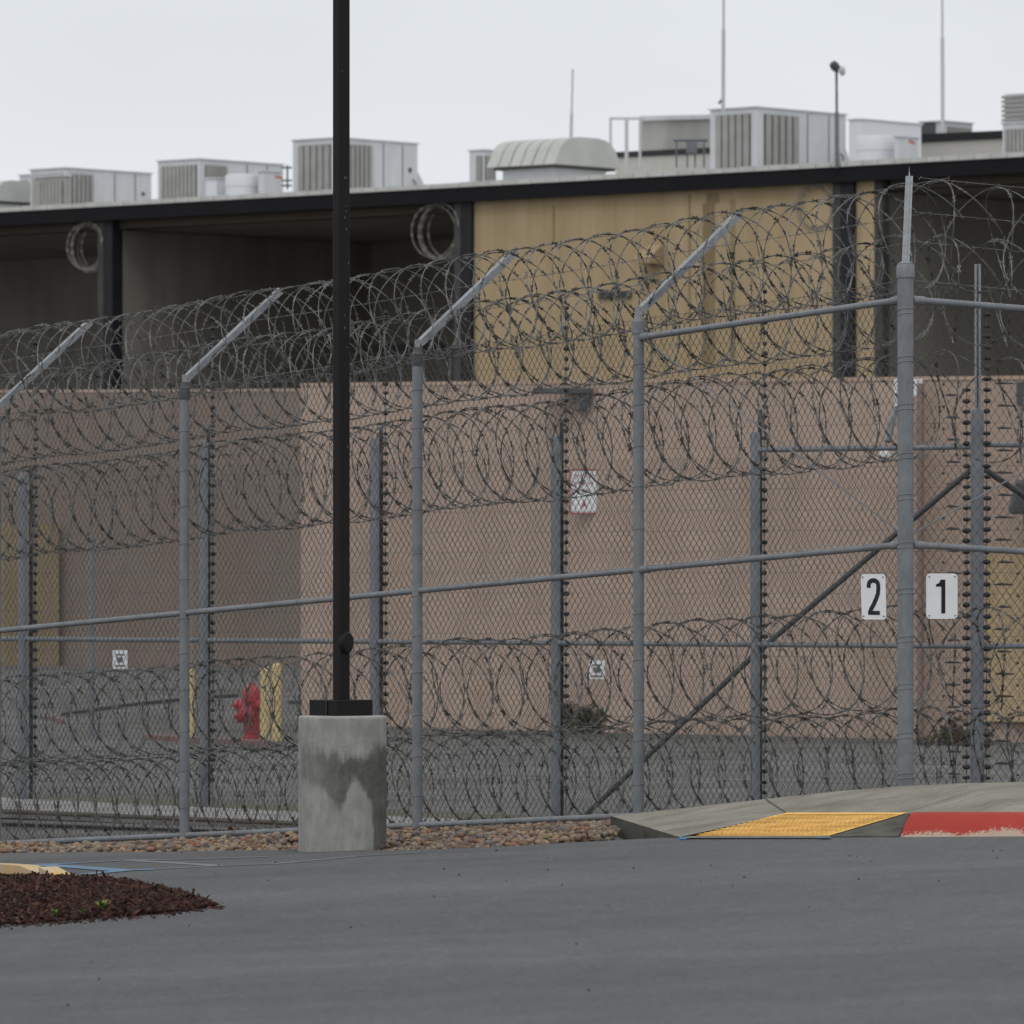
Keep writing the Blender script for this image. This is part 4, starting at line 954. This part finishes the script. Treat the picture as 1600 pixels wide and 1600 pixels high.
DW = .22
cA0, cA1 = bs_(156, .2), bs_(179, .2); cB0, cB1 = bs_(713, .2), bs_(740, .2); cC0, cC1 = bs_(1304, .2), bs_(1337, .2)
ZW = CZ-2.4
def bwall(m, s0, s1, d0, d1, z0, z1, nm='wall'):
    mb = MB(); bbox(mb, s0, s1, d0, d1, z0, z1); return mb.build(nm, m, bld)
sE = bs_(1366, DW)   # end of the mustard wall
wm = bwall(M['mustard'], sE, cB1+.05, DW, DW+.25, ZW, EAVE-.31)
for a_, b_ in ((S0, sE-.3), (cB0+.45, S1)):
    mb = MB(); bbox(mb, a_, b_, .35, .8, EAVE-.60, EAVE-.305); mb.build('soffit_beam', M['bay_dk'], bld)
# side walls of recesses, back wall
DB = 8.6
bwall(M['bay'], cB0+.0-.35, cB0-.05, DW+.26, DB, ZW, EAVE-.62)              # right end of the left bay (hidden side)
bwall(M['bay'], cA1+.0, cA1+.28, DW+.25, DB, ZW, EAVE-.62)                 # partition seen as the pale wall right of the left column
bwall(M['bay'], cC1-12, S1, DB, DB+.3, ZW, EAVE-.3)                        # back wall
bwall(M['bay'], S1-.3, S1-.01, DW, DB-.01, ZW, EAVE-.62)
bwall(M['bay'], sE-.01, sE+.29, DW+.26, DB-.01, ZW, EAVE-.62)              # side of the right bay
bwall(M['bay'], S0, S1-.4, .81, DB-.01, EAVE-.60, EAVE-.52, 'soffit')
mb = MB(); bbox(mb, sE-.22, sE-.012, DW-.01, DW+.2, ZW, EAVE-.43); mb.build('corner_trim', M['column_lt'], bld)
for s0, s1 in ((cA0, cA1), (cB0, cB1), (cC0, cC1)):
    lo_, hi_ = min(s0, s1), max(s0, s1); w_ = hi_-lo_
    mb = MB(); bbox(mb, lo_, lo_+w_*.62, .125, .45, ZW, EAVE-.425); c_ = mb.build('column', M['column'], bld)
    mb = MB(); bbox(mb, lo_+w_*.60, hi_, .135, .44, ZW, EAVE-.425); mb.build('flange', M['column_lt'], c_)
# rust streaks and fittings on the mustard wall
mb = MB()
for x0, x1, y0, y1 in ((1076,1079,304,600),(1098,1117,318,575),(1141,1149,312,560),(864,867,322,380),(1104,1124,302,318)):
    a_, b_ = bs_(x0, DW), bs_(x1, DW); zt = CZ+(HY-y0)/F*bray(x0,DW).y; zb_ = CZ+(HY-y1)/F*bray(x0,DW).y; bbox(mb, min(a_,b_), max(a_,b_), DW-.006, DW, zb_, min(zt, EAVE-.44)); mb.build('rust_streak', M['stain'], wm); mb = MB()
def bt(px, py, d): q = bray(px, d); return Vector((q.x, q.y, CZ+(HY-py)/F*q.y))
mb = MB(); q = bt(1022, 382, DW); s_ = bs_(1022, DW); b = mb.addv([BP3(s_+.12,DW-.01,q.z), BP3(s_-.25,DW-.01,q.z), BP3(s_-.25,DW-.01,q.z-.42), BP3(s_+.12,DW-.01,q.z-.42), BP3(s_+.22,DW-.40,q.z-.28), BP3(s_-.22,DW-.40,q.z-.28), BP3(s_-.22,DW-.40,q.z-.40), BP3(s_+.22,DW-.40,q.z-.40)])
for f in ((0,1,5,4),(4,5,6,7),(1,2,6,5),(0,4,7,3),(2,3,7,6)): mb.f.append(tuple(b+i for i in f))
mb.build('wall_pack_light', M['mustard'], wm)
mb = MB(); q = bt(962, 462, DW); s_ = bs_(962, DW)
for i in range(4): bbox(mb, s_-.45, s_+.45, DW-.06, DW-.005, q.z-.05+i*.04, q.z-.03+i*.04)
mb.build('louvre', M['steel_dk'], wm)
mb = MB(); q = bt(640, 548, DB); s_ = bs_(640, DB)
for i in range(5): bbox(mb, s_-1.1, s_+1.1, DB-.06, DB-.005, q.z-.08+i*.05, q.z-.055+i*.05)
mb.build('louvre', M['slot'], bld)
# coils hung on the columns
def wallcoil(px, py, Zs_, r_, loops, label, ax=(.62,.78), seed=0):
    rs = random.Random(seed); c = P(px, py, Zs_); mb = MB(); a = Vector((ax[0], ax[1], 0)).normalized(); x_ = Vector((a.y, -a.x, 0)); pts_ = []
    for i in range(loops*32):
        th = 2*math.pi*i/32; rr = r_*(1+.07*math.sin(i*.21+seed)); pts_.append(c+a*(i/32*.085-loops*.04)+x_*(.10*math.sin(i*.045+seed))+x_*math.cos(th)*rr+Vector((0,0,1))*math.sin(th)*rr+Vector((.05*math.sin(i*.1),0,.03*math.cos(i*.13))))
    mb.tube(pts_, .011, 4)
    for i in range(1, len(pts_)-1, 2):
        t2 = (pts_[i+1]-pts_[i-1]).normalized(); n2 = t2.cross(Vector((rs.random(),rs.random(),rs.random()))).normalized()*.032; mb.face(pts_[i]-t2*.07, pts_[i]+n2, pts_[i]+t2*.07, pts_[i]-n2)
    mb.build('razor_wire_bundle', mat('old_razor_wire', (.26,.25,.23), (.2,.19,.17), rough=.7), loc=c, label=label, category='razor wire')
qa = bray(140, .3).y; wallcoil(138, 386, qa, .50, 6, 'hanging razor wire bundle at the leftmost building column', seed=1)
qa = bray(690, .3).y; wallcoil(688, 360, qa, .56, 6, 'hanging razor wire bundle at the column beside the mustard wall', seed=2)
qa = bray(1290, .3).y; wallcoil(1282, 322, qa, .42, 4, 'faint razor wire bundle at the right building column under the fascia', seed=3)

# ------------------------------------------------------------------ rooftop equipment
ROOF = EAVE-.05
def unit(xl, xc, xr, yt, d0, label, gl=None, gr=None, name='rooftop_unit', m='hvac', group='air conditioning units on the roof', hood=False, slots=6, zbase=None, parts=True):
    """box whose near corner is on the ray xc at distance d0 behind the eave; left face along bu, right face along bn"""
    c = bray(xc, d0); s0 = (c-R0).dot(bu)
    zt = CZ+(HY-yt)/F*c.y; s1 = bs_(xl, d0)
    # right face length: solve ray xr on the line s = s0
    k = (xr-800)/F; o_ = R0+bu*s0; d1 = (k*o_.y-o_.x)/(bn.x-k*bn.y)
    z0 = ROOF if zbase is None else zbase
    t_ = thing(name, label, 'air conditioner' if name == 'rooftop_unit' else 'roof vent', BP3(s0, d0, z0), group)
    mb = MB(); bbox(mb, s0, s1, d0, d1, z0+.02, zt); mb.build('cabinet', M[m], t_, bevel=.02)
    h_ = zt-z0
    mb = MB(); bbox(mb, s0-.03, s1+.03, d0-.03, d1+.03, zt-.001, zt+.03); mb.build('lid', M['hvac'], t_)
    if gl:
        a_, b_ = s0+(s1-s0)*gl[0], s0+(s1-s0)*gl[1]; mb = MB(); bbox(mb, a_, b_, d0-.02, d0-.002, z0+.1, zt-.12); g_ = mb.build('grille', M['slot'], t_)
        mb = MB(); n_ = slots
        for i in range(n_): w_ = (b_-a_)/n_; bbox(mb, a_+w_*i+w_*.14, a_+w_*(i+1)-w_*.10, d0-.05, d0-.021, z0+.1, zt-.12)
        mb.build('louvre', M['grille'], g_)
    if gr:
        a_, b_ = d0+(d1-d0)*gr[0], d0+(d1-d0)*gr[1]; mb = MB(); bbox(mb, s0-.02, s0-.002, a_, b_, z0+.1, zt-.12); g_ = mb.build('grille', M['slot'], t_)
        mb = MB()
        for i in range(slots): w_ = (b_-a_)/slots; bbox(mb, s0-.05, s0-.021, a_+w_*i+w_*.16, a_+w_*(i+1)-w_*.16, z0+.1, zt-.12)
        mb.build('louvre', M['grille'], g_)
    if gr and d1-d0 > 1.5 and zbase is None:
        for fr in (.56, .80):
            mb = MB(); dq = d0+(d1-d0)*fr; bbox(mb, s0-.006, s0-.001, dq, dq+.025, z0+.05, zt-.04); mb.build('panel_seam', M['slot'], t_)
        mb = MB(); dq = d0+(d1-d0)*.88; bbox(mb, s0-.012, s0-.001, dq, dq+.10, z0+h_*.55, z0+h_*.62); mb.build('data_plate', M['steel_dk'], t_)
        mb = MB(); dq = d0+(d1-d0)*.94; mb.tube([BP3(s0-.07, dq, z0), BP3(s0-.07, dq, z0+h_*.4), BP3(s0, dq, z0+h_*.44)], .022, 6); mb.build('conduit', M['galv_in'], t_)
    if hood:
        mb = MB(); dd = hood[0]; hh0, hh1 = z0+h_*hood[1], zt-h_*hood[2]
        b = mb.addv([BP3(s0+.1,d1,hh0),BP3(s1-.1,d1,hh0),BP3(s1-.1,d1+dd,hh0),BP3(s0+.1,d1+dd,hh0),BP3(s0+.1,d1,hh1),BP3(s1-.1,d1,hh1),BP3(s1-.1,d1+.1,hh1),BP3(s0+.1,d1+.1,hh1)])
        for q in ((0,3,2,1),(4,5,6,7),(0,1,5,4),(1,2,6,5),(2,3,7,6),(3,0,4,7)): mb.f.append(tuple(b+i for i in q))
        mb.build('intake_hood', M['hvac'], t_)
    return t_, s0, s1, d0, d1, zt
def hoodvent(xl, xc, xr, yt, yb_, d0, label, ribs=6):
    """exhaust hood with rounded shoulders on a curb"""
    c = bray(xc, d0); s0 = (c-R0).dot(bu); s1 = bs_(xl, d0); k = (xr-800)/F; o_ = R0+bu*s0; d1 = (k*o_.y-o_.x)/(bn.x-k*bn.y)
    zt = CZ+(HY-yt)/F*c.y; zl = CZ+(HY-yb_)/F*c.y; w_ = d1-d0
    t_ = thing('exhaust_hood', label, 'roof vent', BP3(s0, d0, ROOF), 'exhaust hoods on the roof')
    prof_ = [(0,0),(.05,.30),(.10,.62),(.16,.82),(.24,.94),(.36,1.0),(.64,1.0),(.76,.94),(.84,.82),(.90,.62),(.95,.30),(1,0)]
    mb = MB(); n_ = len(prof_)
    b = mb.addv([BP3(s0, d0+w_*p, zl+(zt-zl)*q) for p, q in prof_]+[BP3(s1, d0+w_*p, zl+(zt-zl)*q) for p, q in prof_])
    for i in range(n_-1): mb.f.append((b+i, b+i+1, b+n_+i+1, b+n_+i))
    mb.f.append(tuple(b+i for i in reversed(range(n_)))); mb.f.append(tuple(b+n_+i for i in range(n_))); mb.f.append((b, b+n_, b+2*n_-1, b+n_-1))
    hd = mb.build('hood', M['hood'], t_)
    mb = MB()
    for r_ in range(1, ribs):
        ss = s0+(s1-s0)*r_/ribs
        for i in range(n_-1):
            (p, q), (p2_, q2_) = prof_[i], prof_[i+1]; A_ = BP3(ss-.02, d0+w_*p-.0, zl+(zt-zl)*q); B_ = BP3(ss-.02, d0+w_*p2_, zl+(zt-zl)*q2_); nrm_ = (B_-A_).cross(Vector((bu.x, bu.y, 0))).normalized()*-.03
            mb.obox(A_, Vector((bu.x,bu.y,0))*.04, nrm_, B_-A_)
    mb.build('rib', M['grille'], hd)
    mb = MB(); bbox(mb, s0+(s1-s0)*.12, s0+(s1-s0)*.88, d0+w_*.12, d0+w_*.88, ROOF, zl+.02); mb.build('curb', M['hvac'], t_)
    mb = MB(); bbox(mb, s0+(s1-s0)*.05, s0+(s1-s0)*.95, d0+w_*.05, d0+w_*.95, zl-.06, zl-.01); mb.build('screen', M['slot'], t_)
hoodvent(-60, -10, 66, 280, 313, 3, 'low white exhaust hood cut by the left edge of the photo', ribs=4)
unit(29, 52, 48, 276, 5.5, 'small louvred unit behind the hood at the far left', gl=(.1,.9), slots=4) if False else None
unit(47, 103, 237, 263, 3.5, 'low air conditioner second from the left on the roof, grilles at its near corner', gl=(.08,.92), gr=(.06,.31), slots=5)
unit(54, 101, 110, 275, 2.2, 'small fluted condenser in front of the left low air conditioner', gl=(.05,.85), slots=7, m='grille')
unit(30, 44, 60, 274, 6.0, 'little slotted white box between the left hood and the low air conditioner', gl=(.1,.9), slots=5)
t_, s0, s1, d0, d1, zt = unit(246, 311, 443, 249, 3.5, 'air conditioner with a white drum in front, left of the black lamp post', gl=(.05,.9), gr=(.07,.32), slots=9)
def drum(x0, x1, yt, d0, label, mt='hvac_w'):
    c = bray((x0+x1)/2, d0); r_ = (x1-x0)/2/F*c.y; zt = CZ+(HY-yt)/F*c.y; b_ = Vector((c.x, c.y, ROOF))
    t_ = thing('roof_drum', label, 'roof vent', b_, 'white round fan drums on the roof')
    mb = MB(); mb.lathe(b_, [(r_*.97,0),(r_*.97,(zt-ROOF)*.55),(r_,(zt-ROOF)*.56),(r_,zt-ROOF-.04),(r_*.92,zt-ROOF),(r_*.05,zt-ROOF+.01)], n=36); mb.build('drum', M[mt], t_, smooth='auto')
drum(352, 405, 273, 1.7, 'white round drum in front of the air conditioner left of the lamp post')
unit(320, 338, 356, 279, 1.5, 'small plain white box left of the round drum', m='hvac_w')
unit(403, 412, 440, 268, 1.6, 'small grey service box with a red tag beside the drum')
mb = MB(); q = bray(430, 1.5); z_ = CZ+(HY-268)/F*q.y; mb.obox((q.x,q.y-.02,z_-.14),(.16,0,-.03),(0,.03,0),(0,0,.055)); mb.build('red_tag', M['redtag'], label='small red tag on the grey service box left of the lamp post', category='tag')
mb = MB(); 
for yy in (262, 282, 290): a_, b_ = P(440,yy,138), P(456,yy,138); mb.tube([a_, b_], .022, 6)
mb.tube([P(449,258,138), P(449,296,138)], .022, 6); mb.build('gas_pipe', M['steel_dk'], label='thin dark pipework between two roof units left of the lamp post', category='pipe')
unit(457, 528, 653, 216, 3.2, 'tall air conditioner behind the black lamp post, sloped intake at its right', gl=(.15,.86), gr=(.14,.42), slots=5, hood=(.75,.0,.42))
unit(733, 756, 775, 235, 4.5, 'narrow louvred unit just left of the big ribbed exhaust hood', gl=(.1,.45), gr=(.1,.9), slots=4)
hoodvent(760, 866, 972, 211, 256, 2.2, 'large ribbed exhaust hood with rounded shoulders in the middle of the roof')
t_ = unit(1109, 1182, 1322, 168, 2.6, 'largest air conditioner on the roof with two tall grilles, right of centre', gl=(.12,.86), gr=(.08,.46), slots=5, hood=(.55,.0,.45))
unit(1326, 1345, 1440, 187, 4.0, 'wide white unit right of the largest air conditioner, behind a drum', m='hvac_w')
drum(1338, 1400, 213, 1.9, 'white round drum right of the largest air conditioner')
unit(1397, 1404, 1436, 214, 1.6, 'small grey service box with a red tag right of the right drum')
mb = MB(); q = bray(1420, 1.5); z_ = CZ+(HY-218)/F*q.y; mb.obox((q.x,q.y-.02,z_-.06),(.12,0,-.05),(0,.03,0),(0,0,.06)); mb.build('red_tag', M['redtag'], label='small red tag on the grey service box right of the largest air conditioner', category='tag')
t_, s0, s1, d0, d1, zt = unit(1566, 1630, 1720, 190, 2.5, 'air conditioner cut by the right edge of the photo with a slatted upper box', gl=(.05,.92), gr=(.1,.9), slots=9)
mb = MB(); bbox(mb, s0+.1, s1-.02, d0+.05, d1-.1, zt+.03, zt+.60); ub = mb.build('upper_box', M['hvac_w'], t_)
mb = MB()
for i in range(6): bbox(mb, s0+.05, s1+.02, d0-.0, d0+.049, zt+.05+i*.092, zt+.05+i*.092+.055)
mb.build('slat', M['grille'], ub)
# thin pipework stand
t_ = thing('pipe_stand', 'small grey pipe stand with a crossbar in front of the far roof wall', 'pipe stand', (*bray(1080, 3), ROOF))
mb = MB(); zz = 128.5
for xx, y0 in ((1057,219),(1100,219),(1074,222),(1086,222)): mb.tube([P(xx,y0,zz), P(xx,262,zz)], .02, 6)
mb.tube([P(1052,219,zz), P(1106,219,zz)], .03, 6); mb.build('frame', M['galv_in'], t_)
mb = MB(); a, b = P(1072,222,zz), P(1089,240,zz); mb.box((a.x,a.y-.12,b.z),(b.x,a.y-.03,a.z)); mb.build('box', M['galv_in'], t_)
# steel frame at (952-1002)
t_ = thing('roof_frame', 'open rectangular white steel frame left of the far roof screen', 'frame', (P(976, 250, 150).x, 150, EAVE))
mb = MB(); zz = 150
for xx in (954, 979, 1000): mb.tube([P(xx,185,zz), P(xx,262,zz)], .035 if xx != 979 else .05, 6)
mb.tube([P(952,185,zz), P(979,185,zz), P(1003,185,zz)], .035, 6); mb.build('bars', M['mast'], t_)
# farther roofs
far1 = thing('building', 'far roof block with grey screen wall and black edge seen between hood and largest unit', 'building', (P(1040, 250, 156).x, 156, 0))
def lbox(mb, x0, yl0, x1, yl1, ZL_, ZR_, hpx, dep=3):
    a, b = P(x0, yl0, ZL_), P(x1, yl1, ZR_); a2, b2 = P(x0, yl0+hpx, ZL_), P(x1, yl1+hpx, ZR_); dv = Vector((.66*dep, .75*dep, 0))
    mb.hexa([a2, b2, b2+dv, a2+dv, a, b, b+dv, a+dv])
mb = MB(); lbox(mb, 1001, 184, 1130, 181, 162, 152, 85, 4); w1 = mb.build('screen_wall', mat('grey_screen', (.36,.355,.335), (.40,.395,.37), scale=.8, rough=.9), far1)
mb = MB(); lbox(mb, 998, 181.5, 1130, 178.5, 161.6, 151.6, 7, .35); mb.build('coping', M['hvac'], far1)
mb = MB(); lbox(mb, 962, 237.5, 1130, 229.5, 158, 146, 9, 3.4); mb.build('fascia', M['fascia'], far1)
mb = MB(); lbox(mb, 962, 246.5, 1130, 238.5, 158.2, 146.2, 400, 3); mb.build('wall', M['farwall'], far1)
far2 = thing('building', 'far low roof block with black parapet edge at the right behind the roof', 'building', (P(1500, 250, 150).x, 150, 0))
mb = MB(); lbox(mb, 1400, 211, 1640, 200.5, 158, 146, 13, 4); mb.build('fascia', M['fascia'], far2)
mb = MB(); lbox(mb, 1400, 224, 1640, 213.5, 158.2, 146.2, 400, 4); mb.build('wall', M['farwall'], far2)
unit(1437, 1465, 1467, 190, 30, 'dark open vent box on the far right roof', m='steel_dk', zbase=EAVE+1)
unit(1462, 1476, 1520, 190, 29, 'small far air conditioner on the black-edged roof at the right', gr=(.1,.9), slots=8, zbase=EAVE+1)
# masts
def mast(px, ytop, ybase, Z_, r_, label, cat='antenna', mt='mast', lean=0):
    a, b = P(px+lean, ytop, Z_), P(px, ybase, Z_); t_ = thing('antenna_mast', label, cat, b, 'thin masts on the roof')
    mid = b.lerp(a, .55); mb = MB(); mb.tube([b, mid], r_*1.2, 8); mb.build('lower_tube', M[mt], t_, smooth='auto'); mb = MB(); mb.tube([mid, a], r_*.75, 8); mb.build('upper_tube', M[mt], t_, smooth='auto')
    return t_
mast(891, 108, 262, 140, .030, 'short white mast standing behind the ribbed exhaust hood', lean=4)
t_ = mast(1130, -60, 175, 132, .032, 'tall white mast rising from the left end of the largest roof unit', lean=1)
mb = MB(); mb.tube([P(1130,172,132), P(1130,160,132), P(1127,157,132), P(1123,162,132)], .03, 6); mb.build('gooseneck', M['steel_dk'], t_)
mast(1473, -60, 205, 150, .036, 'tall white mast above the far small air conditioner at the right', lean=-1)
t_ = mast(1308, 105, 262, 128, .036, 'steel camera pole in front of the largest roof unit', cat='camera pole', mt='galv_in', lean=-1)
mb = MB(); mb.lathe(P(1304,103,127.9), [(.02,-.12),(.085,-.08),(.095,.0),(.07,.08),(.01,.1)], n=16, axis=(-.5,-.3,.6)); mb.build('camera_head', M['steel_dk'], t_, smooth='auto')
mb = MB(); mb.lathe(P(1316,111,127.9), [(.10,0),(.085,.02),(.01,.05)], n=18, axis=(.75,-.6,0)); 
dd = mb.build('dish', M['hood'], t_, smooth='auto'); mb = MB(); mb.tube([P(1308,112,128), P(1318,111,127.9)], .015, 6); mb.build('bracket', M['steel_dk'], t_)

# small stones and crumbs lying on the asphalt
pos = []; rad = []
for _ in range(60):
    q = PR(random.uniform(-100, 1700), random.choice((random.uniform(1312, 1360), random.uniform(1315, 1400), random.uniform(1320, 1600)))); pos.append((q.x, q.y, q.z+.004)); rad.append(random.uniform(.003, .0075))
rocks('road_crumbs', pos, np.array(rad), M['soil'], kind='stuff')

pos = []; rad = []
for _ in range(420):
    x = random.uniform(-60, 350); far = random.random() < .5
    y = interp(edge_far, min(x, 329))-abs(random.gauss(0, 3)) if far else interp(edge_near, min(x, 329))+abs(random.gauss(0, 2.5))
    q = PR(x, y); pos.append((q.x, q.y, q.z+.004)); rad.append(random.uniform(.004, .013))
rocks('mulch_crumbs', pos, np.array(rad), M['mulch'], flat=(.3, .6), kind='stuff')
